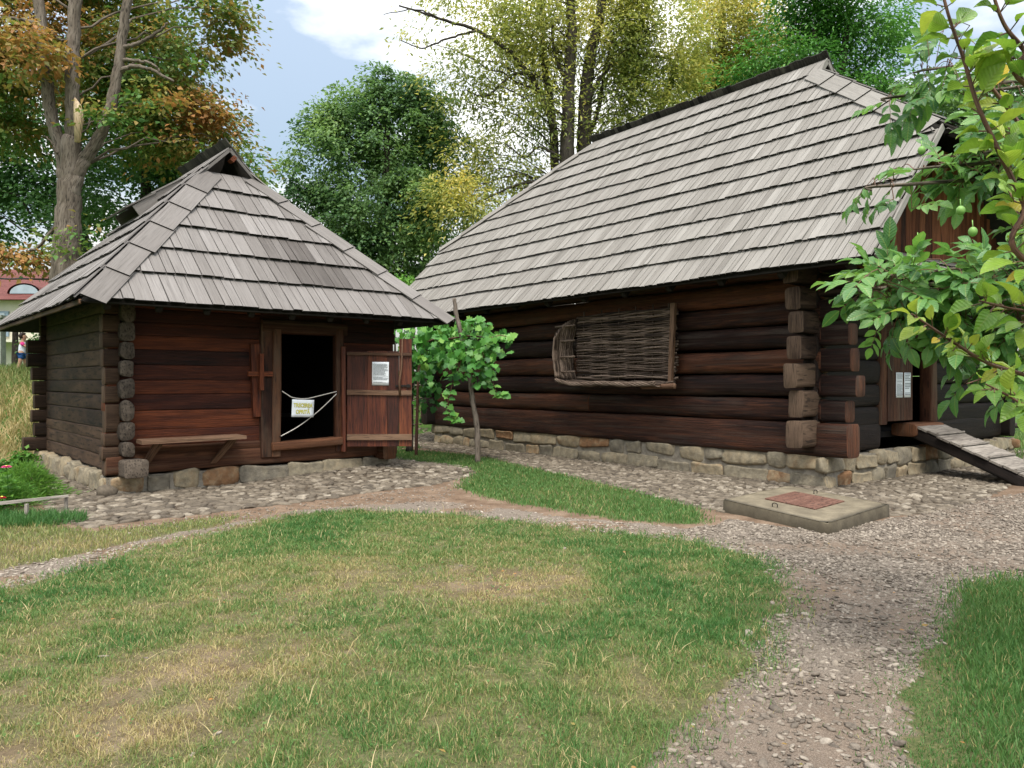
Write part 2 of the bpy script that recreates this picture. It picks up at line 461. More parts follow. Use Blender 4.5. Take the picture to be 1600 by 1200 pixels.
M['iron'] = plain('dark_iron', (.025, .022, .02), .5, 40, .4, metal=.6)
M['paper'] = plain('white_paper', (.74, .77, .80), .7, 25, .04, bs=.03)
M['ink'] = plain('dark_print', (.10, .11, .13), .7, 40, .2)
M['sign_yellow'] = plain('yellow_print', (.80, .72, .10), .6, 40, .1)
M['sign_outline'] = plain('olive_outline_print', (.30, .30, .10), .6, 40, .1)
# crowns
G1, G2, G3, G4 = (.010, .030, .012), (.026, .075, .020), (.050, .120, .026), (.095, .185, .038)
M['chestnut'] = leafmat('chestnut_leaf', [(0, (.045, .13, .045)), (.34, (.10, .21, .05)), (.56, (.19, .23, .055)), (.74, (.31, .23, .07)), (.88, (.40, .20, .065)), (1, (.47, .23, .09))], .42)
M['linden'] = leafmat('linden_leaf', [(0, (.05, .12, .055)), (.4, (.11, .21, .075)), (.75, (.18, .30, .095)), (1, (.29, .41, .13))], .42)
M['locust'] = leafmat('yellowing_locust_leaf', [(0, (.11, .17, .05)), (.35, (.24, .29, .075)), (.65, (.48, .47, .13)), (.85, (.66, .58, .18)), (1, (.74, .54, .14))], .5)
M['acacia'] = leafmat('fresh_green_leaf', [(0, (.03, .11, .03)), (.4, (.07, .21, .04)), (.75, (.13, .31, .055)), (1, (.24, .42, .08))], .4)
M['dark_tree'] = leafmat('dark_green_leaf', [(0, (.04, .11, .045)), (.5, (.085, .19, .06)), (1, (.16, .30, .085))], .4)
M['walnut'] = leafmat('walnut_leaf', [(0, (.05, .15, .05)), (.4, (.105, .25, .065)), (.75, (.18, .37, .08)), (.93, (.28, .47, .10)), (1, (.40, .36, .08))], .4, .36, .5, True)
M['plum'] = leafmat('fruit_tree_leaf', [(0, (.07, .18, .04)), (.35, (.14, .29, .045)), (.7, (.25, .40, .055)), (.9, (.40, .46, .07)), (1, (.62, .46, .06))], .42, .35, .45, True)
M['vine'] = leafmat('vine_leaf', [(0, (.03, .11, .03)), (.4, (.06, .21, .035)), (.75, (.11, .31, .05)), (1, (.23, .44, .085))], .38, .45, .35)
M['bed'] = leafmat('flower_bed_leaf', [(0, (.03, .10, .02)), (.5, (.08, .22, .03)), (1, (.17, .33, .05))], .4)
M['petal'] = leafmat('pink_petal', [(0, (.50, .02, .03)), (.5, (.75, .06, .30)), (1, (.90, .25, .55))], .3)
M['nut'] = plain('green_walnut_husk', (.16, .30, .07), .5, 30, .2)
M['grass'] = leafmat('grass_blade', [(0, (.034, .115, .030)), (.28, (.078, .180, .046)), (.5, (.150, .225, .066)), (.68, (.26, .26, .10)), (.84, (.42, .335, .16)), (1, (.58, .47, .26))], .3, .55, .25)

# ------------------------------------------------------------------ ground
def poly(pts, z=0.0):
    return np.array([at(px, py, z)[:2] for px, py in pts])

P_LAWN = poly([(-900, 1060), (0, 925), (150, 886), (240, 857), (330, 836), (450, 806), (560, 797), (640, 802), (720, 806), (800, 815), (900, 830), (1000, 838), (1090, 852), (1170, 872), (1222, 892), (1238, 920), (1210, 980), (1180, 1030), (1120, 1080), (1060, 1130), (1000, 1200), (900, 2500), (-1500, 2500)])
P_LEFT = poly([(-900, 1000), (0, 890), (100, 870), (210, 845), (330, 822), (375, 806), (300, 814), (200, 828), (130, 832), (60, 815), (0, 800), (-600, 800)])
P_STRIP = poly([(615, 702), (740, 712), (800, 725), (900, 748), (1000, 770), (1080, 790), (1097, 812), (1080, 822), (960, 812), (860, 795), (760, 778), (715, 762), (745, 737), (700, 728), (615, 722)])
P_RIGHT = poly([(2400, 890), (1600, 905), (1540, 922), (1500, 948), (1465, 985), (1445, 1015), (1430, 1060), (1420, 1110), (1430, 1200), (1450, 2500), (4500, 2500), (4500, 900)])
P_PATH = poly([(1085, 828), (1140, 812), (1290, 832), (1390, 810), (1500, 786), (1600, 768), (2400, 760), (2400, 890), (1600, 905), (1540, 922), (1465, 985), (1430, 1060), (1430, 1200), (1450, 2500), (900, 2500), (1000, 1200), (1060, 1130), (1180, 1030), (1238, 920), (1170, 872), (1090, 852)])
P_STR1 = poly([(-900, 1000), (0, 890), (100, 868), (210, 846), (330, 822), (420, 804), (560, 788), (680, 784), (800, 795), (900, 812), (1085, 828), (1090, 852), (900, 828), (800, 812), (720, 803), (560, 796), (450, 806), (330, 836), (240, 857), (150, 886), (0, 925), (-900, 1060)])
P_COBH = poly([(45, 706), (58, 770), (88, 815), (140, 824), (260, 810), (420, 792), (560, 772), (680, 757), (742, 741), (722, 728), (610, 716), (620, 690), (60, 690)])
P_COBF = poly([(630, 660), (632, 698), (740, 710), (850, 735), (960, 760), (1060, 785), (1130, 802), (1145, 790), (1230, 790), (1390, 806), (1455, 802), (1530, 782), (1620, 735), (1720, 690), (1560, 675), (1290, 700), (690, 650)])
DRY = [(450, 925, .45, .8), (525, 885, .35, .7), (810, 912, .36, .9), (440, 990, .35, .6), (250, 1050, .5, .5), (60, 1185, .7, 1.2), (150, 1130, .4, .6), (310, 945, .3, .5), (600, 935, .5, .55), (130, 960, .35, .5), (1060, 1080, .3, .6), (960, 1010, .2, .3), (60, 860, .5, .55), (330, 1020, .35, .5), (700, 900, .5, .5), (620, 1010, .3, .35)]

def pnoise_in(x, y, P, amp=.16, f=2.3):
    """in-polygon with a ragged edge."""
    dx = (fbm(x * f, y * f + 31, 3) - .5) * 2 * amp; dy = (fbm(x * f + 57, y * f, 3) - .5) * 2 * amp
    return inpoly(x + dx, y + dy, P)

def dryness(x, y):
    d = np.clip((fbm(x * .9 + 4, y * .9 + 8, 4) - .42) * 1.5, 0, .42)
    for px, py, r, k in DRY:
        c = at(px, py); rr = r * 1.15
        q = np.exp(-(((x - c[0]) / (rr * 1.5)) ** 2 + ((y - c[1]) / rr) ** 2))
        d = d + .58 * k * q * (.30 + 1.3 * fbm(x * 4, y * 4 + 3, 3))
    return np.clip(d, 0, 1.2)

def gh(x, y):
    """ground height."""
    x = np.asarray(x, float); y = np.asarray(y, float)
    y0 = np.interp(x, [-9, -4, 0, 6], [15.4, 22, 29, 33])
    h = 1.85 * sstep((y - y0) / 4.6) + .012 * np.clip(y - 30, 0, 400)
    near = np.exp(-((y - 8) / 9) ** 2)
    h = h + .05 * (fbm(x * .5, y * .5) - .5) * near
    hx = (x - 4.66) * .608 - (y - 11.5) * .794; hy = (x - 4.66) * .794 + (y - 11.5) * .608
    dh = np.maximum(np.maximum(-hy, 0), np.maximum(hx, 0) * .9); dh = np.where((hx < -11.8) | (hy > 7.2), 9, dh)
    h = h + .02 * (1 - sstep(dh / 1.5))
    ux = (x + 5.7) * .758 + (y - 10.9) * .652; uy = -(x + 5.7) * .652 + (y - 10.9) * .758
    du = np.maximum(np.maximum(-uy, 0), np.maximum(ux - 4.6, 0)); du = np.where((ux < -.5) | (uy > 6), 9, du)
    h = h + .13 * sstep((ux - 1.0) / 3.5) * (1 - sstep(du / 1.6))
    return h

def axis(lo, hi, st, far, g=1.22):
    a = list(np.arange(lo, hi + st / 2, st)); s = st
    v = hi
    while v < far: s *= g; v += s; a.append(v)
    s = st; v = lo; b = []
    while v > -far: s *= g; v -= s; b.append(v)
    return np.array(b[::-1] + a)

gx = axis(-9.0, 8.6, .055, 900); gy = axis(1.4, 17.5, .055, 900)
GX, GY = np.meshgrid(gx, gy)
fx, fy = GX.ravel(), GY.ravel()
GZ = gh(fx, fy) + .014 * (fbm(fx * 5, fy * 5, 3) - .5)
mb = MB()
n1, n2 = len(gy), len(gx)
idx = np.arange(n1 * n2).reshape(n1, n2)
mb.add(np.stack([fx, fy, GZ], 1), np.stack([idx[:-1, :-1], idx[:-1, 1:], idx[1:, 1:], idx[1:, :-1]], -1).reshape(-1, 4))
dry = dryness(fx, fy)
lawn = pnoise_in(fx, fy, P_LAWN) | pnoise_in(fx, fy, P_LEFT, .08) | pnoise_in(fx, fy, P_STRIP, .08) | pnoise_in(fx, fy, P_RIGHT)
path = pnoise_in(fx, fy, P_PATH) | (pnoise_in(fx, fy, P_STR1, .14) & (fbm(fx * 3 + 5, fy * 3, 3) > .40))
cob = pnoise_in(fx, fy, P_COBH, .06) | pnoise_in(fx, fy, P_COBF, .06)
far = (fy > 19) | (fx < -8.5) | (fy < 1.5) | (fx > 9.2)
gm, tnt, tgr, b, _ = new_mat('earth_and_turf')[0:5] if False else (None,) * 5
m, t, b, _ = new_mat('earth_and_turf')
tc = t.nodes.new("ShaderNodeTexCoord").outputs['Object']
na = noise(t, tc, 3.0, 8, .65); nb = noise(t, tc, 40.0, 5, .65); nc = noise(t, tc, 160.0, 3, .6)
dirt = ramp(t, na.outputs[0], [(.3, (.115, .074, .048)), (.5, (.20, .138, .095)), (.72, (.29, .215, .155))]).outputs[0]
dirt = mixc(t, .7, dirt, ramp(t, nb.outputs[0], [(.3, (.6, .58, .56)), (.7, (1.3, 1.28, 1.25))]).outputs[0], 'MULTIPLY')
turf = ramp(t, nb.outputs[0], [(.3, (.045, .068, .022)), (.55, (.10, .118, .042)), (.75, (.19, .17, .08))]).outputs[0]
farg = ramp(t, na.outputs[0], [(.3, (.035, .085, .018)), (.6, (.085, .15, .03)), (.8, (.19, .18, .06))]).outputs[0]
grav = ramp(t, nc.outputs[0], [(.3, (.095, .075, .058)), (.5, (.20, .163, .130)), (.7, (.34, .29, .24))]).outputs[0]
cobc = ramp(t, nb.outputs[0], [(.3, (.05, .038, .027)), (.7, (.13, .10, .072))]).outputs[0]
def ga(n): return attr(t, n).outputs['Fac']
c = mixc(t, ga('path'), dirt, grav)
c = mixc(t, ga('cob'), c, cobc)
c = mixc(t, math_(t, 'MULTIPLY', ga('lawn'), math_(t, 'SUBTRACT', 1.0, math_(t, 'MULTIPLY', ga('dry'), .8))), c, turf)
c = mixc(t, ga('far'), c, farg)
t.links.new(c, b.inputs['Base Color']); b.inputs['Roughness'].default_value = .95; b.inputs['Specular IOR Level'].default_value = .15
bump(t, b, math_(t, 'ADD', nb.outputs[0], math_(t, 'MULTIPLY', nc.outputs[0], .6)), .7, .03)
ground = mb.build('ground', m, smooth=True)
tag(ground, kind='structure')
for nme, arr in (('lawn', lawn), ('path', (path & ~lawn) * np.clip(.20 + 1.25 * fbm(fx * 1.6 + 3, fy * 1.6, 4), .25, 1)), ('cob', cob), ('far', far), ('dry', np.clip(dry, 0, 1))):
    a = ground.data.attributes.new(nme, 'FLOAT', 'POINT'); a.data.foreach_set("value", arr.astype(np.float32))

# ------------------------------------------------------------------ grass blades (uncountable: one object)
def blades(mb, x, y, hgt, wid, tone, lean=.6):
    n = len(x); z = gh(x, y) - .004
    yaw = RNG.random(n) * 6.283; ln = lean * (.2 + RNG.random(n)) * hgt
    dx, dy = np.cos(yaw) * ln, np.sin(yaw) * ln
    ya2 = RNG.random(n) * 6.283; wx, wy = np.cos(ya2) * wid / 2, np.sin(ya2) * wid / 2
    h2 = np.sqrt(np.maximum(hgt ** 2 - ln ** 2 * .8, (.3 * hgt) ** 2))
    V = np.empty((n, 5, 3))
    V[:, 0] = np.stack([x - wx, y - wy, z], 1); V[:, 1] = np.stack([x + wx, y + wy, z], 1)
    V[:, 2] = np.stack([x + dx * .4 + wx * .8, y + dy * .4 + wy * .8, z + h2 * .62], 1)
    V[:, 3] = np.stack([x + dx * .4 - wx * .8, y + dy * .4 - wy * .8, z + h2 * .62], 1)
    V[:, 4] = np.stack([x + dx, y + dy, z + h2], 1)
    bb = np.arange(n) * 5
    mb.add(V.reshape(-1, 3), [np.stack([bb, bb + 1, bb + 2, bb + 3], 1), np.stack([bb + 3, bb + 2, bb + 4], 1)], np.repeat(tone, 5))

def pts_in(P, dens, ymax=30, jit=.16, ymin=2.3):
    P = np.asarray(P); P = P[np.argsort(P[:, 1])] if False else P
    x0, x1 = max(P[:, 0].min() - .3, -9.5), min(P[:, 0].max() + .3, 9.0); y0, y1 = max(P[:, 1].min(), ymin), min(P[:, 1].max() + .3, ymax)
    n = int((x1 - x0) * (y1 - y0) * dens)
    x = x0 + RNG.random(n) * (x1 - x0); y = y0 + RNG.random(n) * (y1 - y0)
    k = (np.abs(x) < .70 * y + .5)
    x, y = x[k], y[k]
    so = min(.16, jit * .9); e = RNG.normal(size=(2, len(x))) * so
    k = pnoise_in(x + e[0], y + e[1], P, jit)
    return x[k], y[k]

mb = MB()
x, y = pts_in(P_LAWN, 15000)
d = dryness(x, y)
clump = sstep((fbm(x * 8.5 + 3, y * 8.5, 3) - .25) / .42)
dens = np.clip(1.15 - .62 * d, .14, 1) * np.clip((3.6 / y) ** .75, .28, 1) * (.55 + .6 * clump)
k = RNG.random(len(x)) < dens
x, y, d = x[k], y[k], d[k]
fs = np.clip((y / 3.6), 1, 3) ** .7
tone = np.clip(.14 + .46 * d + .24 * RNG.random(len(x)) + .34 * (fbm(x * 1.7 + 40, y * 1.7, 3) - .35), 0, .95)
tone = np.where(RNG.random(len(x)) < .08 + .34 * np.clip(d, 0, 1), .68 + .28 * RNG.random(len(x)), tone)
hgt = (.020 + .036 * RNG.random(len(x))) * (1.1 - .45 * np.clip(d, 0, 1)) * (.45 + .6 * clump[k] + .3 * fbm(x * 2.3, y * 2.3 + 9, 3))
tone = np.where(tone < .66, np.clip(tone + .14 * (.5 - clump[k]), 0, .66), tone)
blades(mb, x, y, hgt, .0042 * fs * (.6 + .6 * RNG.random(len(x))), tone, .95)
# small clover and plantain leaves among the blades
n = 9000
wx_ = RNG.uniform(-4.5, 4.5, n); wy_ = 2.5 + 6.5 * RNG.random(n)
kk = inpoly(wx_, wy_, P_LAWN) & (fbm(wx_ * 1.9 + 11, wy_ * 1.9, 3) > .50); wx_, wy_ = wx_[kk], wy_[kk]; n = len(wx_)
LK = np.array([[0, 0, 0], [.45, .42, .06], [1, 0, 0], [.45, -.42, .06]])
aa = RNG.random(n) * 6.283
X, Y, Z = frames(np.stack([np.cos(aa), np.sin(aa), .15 + .3 * RNG.random(n)], 1), np.tile([0, 0, 1.0], (n, 1)) + .35 * RNG.normal(size=(n, 3)))
scatter(mb, LK, np.array([[0, 2, 1], [0, 3, 2]]), np.stack([wx_, wy_, gh(wx_, wy_) + .008 + .02 * RNG.random(n)], 1), X, Y, Z, .18 + .26 * RNG.random(n), .010 + .016 * RNG.random(n) ** 2)
# long straws lying on the lawn
k = RNG.random(len(x)) < .0022
blades(mb, x[k], y[k], .09 + .08 * RNG.random(k.sum()), np.full(k.sum(), .0045), .85 + .15 * RNG.random(k.sum()), 1.1)
for P, dn, hb, tb, jt in ((P_LEFT, 3200, .050, .42, .08), (P_STRIP, 3600, .055, .22, .10), (P_RIGHT, 9000, .075, .15, .16)):
    x, y = pts_in(P, dn, jit=jt)
    d = dryness(x, y) * (.9 if P is P_LEFT else .5)
    k = RNG.random(len(x)) < np.clip((3.8 / y) ** .6, .3, 1) * np.clip(1.1 - .7 * d, .2, 1)
    x, y, d = x[k], y[k], d[k]
    if P is P_RIGHT:
        edge = np.clip((x - (.50 * y + .05)) / .5, .3, 1)
    else: edge = np.ones(len(x))
    fs = np.clip(y / 3.6, 1, 3.2) ** .8
    tone = np.clip(tb + .30 * d + .22 * RNG.random(len(x)), 0, .9)
    tone = np.where(RNG.random(len(x)) < .04 + .1 * d, .8, tone)
    blades(mb, x, y, hb * (.5 + .8 * RNG.random(len(x))) * edge, .0046 * fs, tone, .7)
# tall green fringe along the cobbles on the left and bank grass behind
def disk(n, cx, cy, rx, ry):
    a = RNG.random(n) * 6.283; r = np.sqrt(RNG.random(n)); return cx + r * np.cos(a) * rx, cy + r * np.sin(a) * ry
x, y = disk(2600, *at(30, 815)[:2], .75, .42); blades(mb, x, y, .07 + .08 * RNG.random(len(x)), np.full(len(x), .008), .05 + .25 * RNG.random(len(x)), .7)
n = 26000
x = -16.5 + RNG.random(n) * 7.0; y = 15.0 + RNG.random(n) * 7.5
k = (x > -.72 * y) & (x < -.585 * y); x, y = x[k], y[k]
tone = np.clip(.25 + .55 * fbm(x * 1.1, y * 1.1 + 5) + .3 * (RNG.random(len(x)) - .3) + .25 * (y < 18.6), 0, 1)
blades(mb, x, y, .16 + .30 * RNG.random(len(x)) * fbm(x * 1.5, y * 1.5), np.full(len(x), .02), tone, .8)
n = 9000
x = -4.5 + RNG.random(n) * 4.5; y = 18.5 + RNG.random(n) * 10
k = (x < -.085 * y) & (x > -.15 * y) & ~inpoly(x, y, P_COBF); x, y = x[k], y[k]
blades(mb, x, y, .10 + .15 * RNG.random(len(x)), np.full(len(x), .02), .1 + .35 * RNG.random(len(x)), .7)
n = 9000
x = 8.5 + RNG.random(n) * 9; y = 15 + RNG.random(n) * 9
k = (x < .68 * y) & (x > .62 * y); x, y = x[k], y[k]
blades(mb, x, y, .08 + .10 * RNG.random(len(x)), np.full(len(x), .018), .25 + .4 * RNG.random(len(x)), .7)
grass = mb.build('grass', M['grass']); tag(grass, kind='stuff')

# ------------------------------------------------------------------ stones
def blob_template(nu=10, nv=6, ex=2.6):
    V = [[0, 0, 1.0]]
    for j in range(1, nv):
        th = math.pi * j / nv
        for i in range(nu):
            ph = 2 * math.pi * i / nu
            s = lambda q: math.copysign(abs(q) ** (2 / ex), q)
            V.append([s(math.sin(th)) * s(math.cos(ph)), s(math.sin(th)) * s(math.sin(ph)), s(math.cos(th))])
    V.append([0, 0, -1.0]); V = np.array(V)
    q = []; tri = []
    for j in range(nv - 2):
        for i in range(nu):
            a = 1 + j * nu + i; b_ = 1 + j * nu + (i + 1) % nu
            q.append([a, a + nu, b_ + nu, b_])
    for i in range(nu):
        tri.append([0, 1 + i, 1 + (i + 1) % nu]); e = 1 + (nv - 2) * nu
        tri.append([len(V) - 1, e + (i + 1) % nu, e + i])
    return V, [np.array(q), np.array(tri)]

def stones(mb, pos, sx, sy, sz, yaw, tone, tmpl, jitter=.12, tilt=.12):
    """irregular stones, all in one mesh: several jittered variants of the template are dealt out."""
    TV, TF = tmpl
    n = len(pos); var = RNG.integers(0, 7, n)
    X = np.stack([np.cos(yaw), np.sin(yaw), tilt * RNG.normal(size=n)], 1); X = norm(X)
    Zv = norm(np.stack([tilt * RNG.normal(size=n), tilt * RNG.normal(size=n), np.ones(n)], 1))
    Y = norm(np.cross(Zv, X)); Zv = np.cross(X, Y)
    for v in range(7):
        k = var == v
        if not k.any(): continue
        T = TV * (1 + jitter * 2 * (RNG.random((len(TV), 1)) - .5)) * (1 + .10 * np.sin(TV[:, [1, 0, 0]] * 2.1 + v))
        scatter(mb, T, TF, pos[k], X[k], Y[k], Zv[k], tone[k], np.stack([sx, sy, sz], 1)[k])

def poisson(P, r, keep, ymax=40, cap=200000, jit=.05):
    """jittered grid points in a polygon."""
    x0, y0 = P.min(0); x1, y1 = P.max(0); x0 = max(x0, -10); x1 = min(x1, 12); y0 = max(y0, 2.2); y1 = min(y1, ymax)
    X, Y = np.meshgrid(np.arange(x0, x1, r), np.arange(y0, y1, r * .9)); X[1::2] += r / 2
    X = X.ravel() + (RNG.random(X.size) - .5) * r * .55; Y = Y.ravel() + (RNG.random(Y.size) - .5) * r * .55
    k = pnoise_in(X, Y, P, jit) & (RNG.random(X.size) < keep) & (np.abs(X) < .72 * Y + .4)
    return X[k], Y[k]

T8 = blob_template(9, 6, 2.5); T6 = blob_template(6, 4, 2.2)
def house_xy(x, y):   # world -> log house local
    c, s = .608, -.794
    dx, dy = x - 4.66, y - 11.5
    return dx * c + dy * s, -dx * s + dy * c
def hut_xy(x, y):
    c, s = .758, .652
    dx, dy = x + 5.7, y - 10.9
    return dx * c + dy * s, -dx * s + dy * c
mb = MB()
for P, r, yw in ((P_COBH, .128, .5), (P_COBF, .106, -.75)):
    x, y = poisson(P, r, .97)
    hx, hy = house_xy(x, y); ux, uy = hut_xy(x, y)
    k = ~((hx > -11.1) & (hx < -.05) & (hy > .05) & (hy < 6.9)) & ~((ux > .05) & (ux < 4.6) & (uy > .05) & (uy < 5.5))
    x, y, hx, hy = x[k], y[k], hx[k], hy[k]
    n = len(x); big = .55 + .75 * RNG.random(n)
    tone = np.clip(.15 + .75 * RNG.random(n) + .35 * (fbm(x * 1.2, y * 1.2) - .5), 0, 1)
    yaw = yw + .9 * RNG.normal(size=n)
    sxx = r * .62 * big * (1 + .35 * RNG.random(n)); syy = r * .47 * big
    stones(mb, np.stack([x, y, gh(x, y) + .003 * RNG.normal(size=n) - .005], 1), sxx, syy, .020 + .014 * RNG.random(n), yaw, tone, T8, .10, .10)
cobbles = mb.build('cobbled_pavement', M['cobble'], smooth=True); tag(cobbles, kind='structure')

mb = MB()
def pebbles(x, y, s, lift=.25, tone=None):
    n = len(x); s = np.broadcast_to(s, (n,)) * (.55 + .9 * RNG.random(n) ** 2)
    tone = np.clip(.05 + .75 * RNG.random(n) ** 1.3, 0, 1) if tone is None else tone
    stones(mb, np.stack([x, y, gh(x, y) + s * .12], 1), s * (1 + .4 * RNG.random(n)), s * .72, s * .36, RNG.random(n) * 6.28, tone, T6, .16, .22)
x, y = poisson(P_PATH, .030, .9, jit=.2)
k = RNG.random(len(x)) < np.clip(-.15 + 1.75 * fbm(x * 1.6 + 3, y * 1.6, 4) - .12 * np.abs(y - 6) / 4, .12, 1)
k &= ~(inpoly(x, y, P_LAWN) & (RNG.random(len(x)) < .75))
pebbles(x[k], y[k], .0145 * np.clip((y[k] / 4) ** .35, 1, 1.4))
x, y = poisson(P_PATH, .105, .55, jit=.25); pebbles(x, y, .027)
x, y = poisson(P_STR1, .040, .62, jit=.14)
k = (RNG.random(len(x)) < np.where((x > -3.6) & (x < .2), .30, .85)); pebbles(x[k], y[k], .017, tone=np.clip(.30 + .6 * RNG.random(k.sum()), 0, 1))
x, y = poisson(P_LAWN, .5, .22); pebbles(x, y, .020)
# loose stones at the lawn edge and round the slab
for px, py, s in ((1170, 990, .05), (340, 1145, .035), (345, 1157, .04), (300, 1178, .035), (95, 1028, .03), (1145, 1130, .04), (1390, 1120, .035), (1405, 1080, .04), (1250, 870, .035), (1130, 800, .035), (1120, 806, .03), (1215, 1010, .035), (1100, 1040, .03), (160, 1025, .04)):
    p = at(px, py); pebbles(np.array([p[0]]), np.array([p[1]]), s * .62, tone=np.array([.7]))
# pebbles strewn on the trodden dirt between hut and lawn
P_DIRT = poly([(150, 826), (420, 795), (690, 757), (745, 742), (720, 765), (700, 785), (560, 790), (420, 806), (200, 835)])
x, y = poisson(P_DIRT, .06, .5); pebbles(x, y, .016)
gravel = mb.build('gravel', M['gravel'], smooth=True); tag(gravel, kind='stuff')

# fallen leaves
mb = MB()
LV = np.array([[0, 0, 0], [.35, .24, .14], [1, 0, .10], [.42, -.30, .05], [.45, 0, 0]]); LF = [np.array([[0, 4, 1], [4, 2, 1], [0, 3, 4], [3, 2, 4]])]
pp = np.array([at(*q) for q in ((697, 1187), (1085, 1147), (1413, 992), (1440, 985), (1500, 1165), (700, 800), (1300, 930))]); q_ = 70; ex_ = np.stack([RNG.uniform(-4, 4, q_), 2.6 + 7 * RNG.random(q_), np.zeros(q_)], 1); pp = np.concatenate([pp, ex_]); pp[:, 2] = gh(pp[:, 0], pp[:, 1]) + .03
n = len(pp); X, Y, Z = frames(norm(np.concatenate([RNG.normal(size=(n, 2)), .1 * RNG.normal(size=(n, 1))], 1)), np.tile([0, 0, 1.0], (n, 1)) + .3 * RNG.normal(size=(n, 3)))
scatter(mb, LV, LF, pp, X, Y, Z, .66 + .26 * RNG.random(n), (.028 + .018 * RNG.random(n)) * np.where(np.arange(n) < 7, 1.0, .75))
tag(mb.build('fallen_leaves', M['chestnut']), kind='stuff')

# ------------------------------------------------------------------ shingle roofs
def shingles(mb, O, U, V, L, n, umin, umax, bw, lift=.055, th=.02, tone0=.5, wave=.015, jag=.008, over=1.18, dark=None, skip=None):
    O, U, V = (np.asarray(q, float) for q in (O, U, V)); N = np.cross(U, V); N /= np.linalg.norm(N)
    h = L / n
    for k in range(n):
        v0 = k * h - (.03 if k == 0 else 0); v1 = min(L, k * h + h * over)
        lo = min(umin(v0), umin(v1)); hi = max(umax(v0), umax(v1))
        u = lo - random.random() * bw; ph = random.random() * 50
        while u < hi:
            w = bw * random.uniform(.62, 1.38)
            a, b_ = u + .006, u + w - .007; u += w
            if b_ < lo: continue
            vb = v0 + random.uniform(-jag, jag) + wave * (float(fbm(a * .7 + ph, k * 3.7)) - .5) * 2
            cl = lambda q, v: min(max(q, umin(v)), umax(v))
            a0, b0, a1, b1 = cl(a, vb), cl(b_, vb), cl(a, v1), cl(b_, v1)
            if b0 - a0 < .004 and b1 - a1 < .004: continue
            if skip and skip((a0 + b0) / 2, (vb + v1) / 2): continue
            lf = lift + random.uniform(-.008, .010); lt = .012
            P = []
            for nn in (0, 1):
                P += [O + U * a0 + V * vb + N * (lf + nn * th), O + U * b0 + V * vb + N * (lf + random.uniform(-.003, .003) + nn * th), O + U * b1 + V * v1 + N * (lt + nn * th), O + U * a1 + V * v1 + N * (lt + nn * th)]
            tn = tone0 + random.gauss(0, .11)
            if dark: tn -= dark((a0 + b0) / 2, (vb + v1) / 2)
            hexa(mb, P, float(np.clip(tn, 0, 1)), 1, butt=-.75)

def sheet(mb, O, U, V, pts, th=.03, off=-.012):
    O, U, V = (np.asarray(q, float) for q in (O, U, V)); N = np.cross(U, V); N /= np.linalg.norm(N)
    top = np.array([O + U * a + V * b_ + N * off for a, b_ in pts]); bot = top - N * th; n = len(pts)
    sides = [np.array([[i, i + n, (i + 1) % n + n, (i + 1) % n]]) for i in range(n)]
    mb.add(np.concatenate([top, bot]), [np.arange(n)[None], np.arange(n)[::-1][None] + n] + sides)

def hip_caps(mb, p0, p1, Na, Nb, n, wid=.26, th=.018, lift=.076, tone0=.5):
    """boards following a hip line on both adjoining slopes."""
    p0 = np.asarray(p0, float); p1 = np.asarray(p1, float); d = p1 - p0; L = np.linalg.norm(d); d /= L
    for Nn, sgn in ((np.asarray(Na, float), 1), (np.asarray(Nb, float), -1)):
        Nn = Nn / np.linalg.norm(Nn); S = np.cross(Nn, d) * sgn; S /= np.linalg.norm(S)
        h = L / n
        for k in range(n):
            a = k * h - .02; b_ = min(L, k * h + h * 1.12); P = []
            w0 = wid * random.uniform(.9, 1.1)
            for nn in (0, 1):
                for l, q, w in ((a, lift, 0), (a, lift, w0), (b_, .05, w0), (b_, .05, 0)):
                    P.append(p0 + d * l + Nn * (q + .02 + nn * th) + S * (w - .012))
            if sgn < 0: P = [P[i] for i in (1, 0, 3, 2, 5, 4, 7, 6)]
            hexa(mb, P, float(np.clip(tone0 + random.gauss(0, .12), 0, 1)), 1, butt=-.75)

def foundation(mbs, mbm, p0, p1, zt, depth=.35, seed=0, ochre=.3, wmax=.62):
    """rubble stones bedded in mortar along p0->p1 (outer face), local coords; outward normal = right of direction."""
    p0 = np.asarray(p0, float); p1 = np.asarray(p1, float); d = p1 - p0; L = np.linalg.norm(d); d /= L
    nrm = np.array([d[1], -d[0]])
    R = np.array([[d[0], -nrm[0], 0], [d[1], -nrm[1], 0], [0, 0, 1.0]])
    c = (p0 + p1) / 2 - nrm * (depth / 2 + .025)
    box(mbm, (c[0], c[1], zt / 2 - .11), (L, depth, zt + .18), .5, R)
    rows = max(1, round(zt / .24)); z = -.03
    TV, TF = blob_template(20, 14, 6.5)
    for r in range(rows):
        hgt = (zt + .02 - (-.03)) / rows
        l = -.1 * r
        while l < L - .05:
            w = random.uniform(.26, wmax); w = min(w, L - l)
            if w < .12: break
            hh = hgt * random.uniform(.72, 1.04)
            cc = p0 + d * (l + w / 2); zc = z + hgt / 2 + random.uniform(-.025, .025)
            tn = random.choice([.05, .2, .3, .35, .45, .5, .55, .62] + ([.75, .85, .95] if random.random() < ochre * 2 else [.4]))
            T = TV * (1 + .05 * (RNG.random((len(TV), 1)) - .5))
            T = T * (1 + .17 * np.sin(TV[:, [1, 2, 0]] * 2.3 + random.random() * 6))
            scatter(mbs, T, TF, np.array([[cc[0] - nrm[0] * .070, cc[1] - nrm[1] * .070, zc]]), np.array([[d[0], d[1], random.gauss(0, .03)]]), np.array([[-nrm[0], -nrm[1], 0]]), np.array([[0, 0, 1.0]]), np.array([tn]), np.array([[w / 2 * .97, .085 + .02 * random.random(), hh / 2 * .97]]))
            l += w + .012
        z += hgt

exec_parts = True
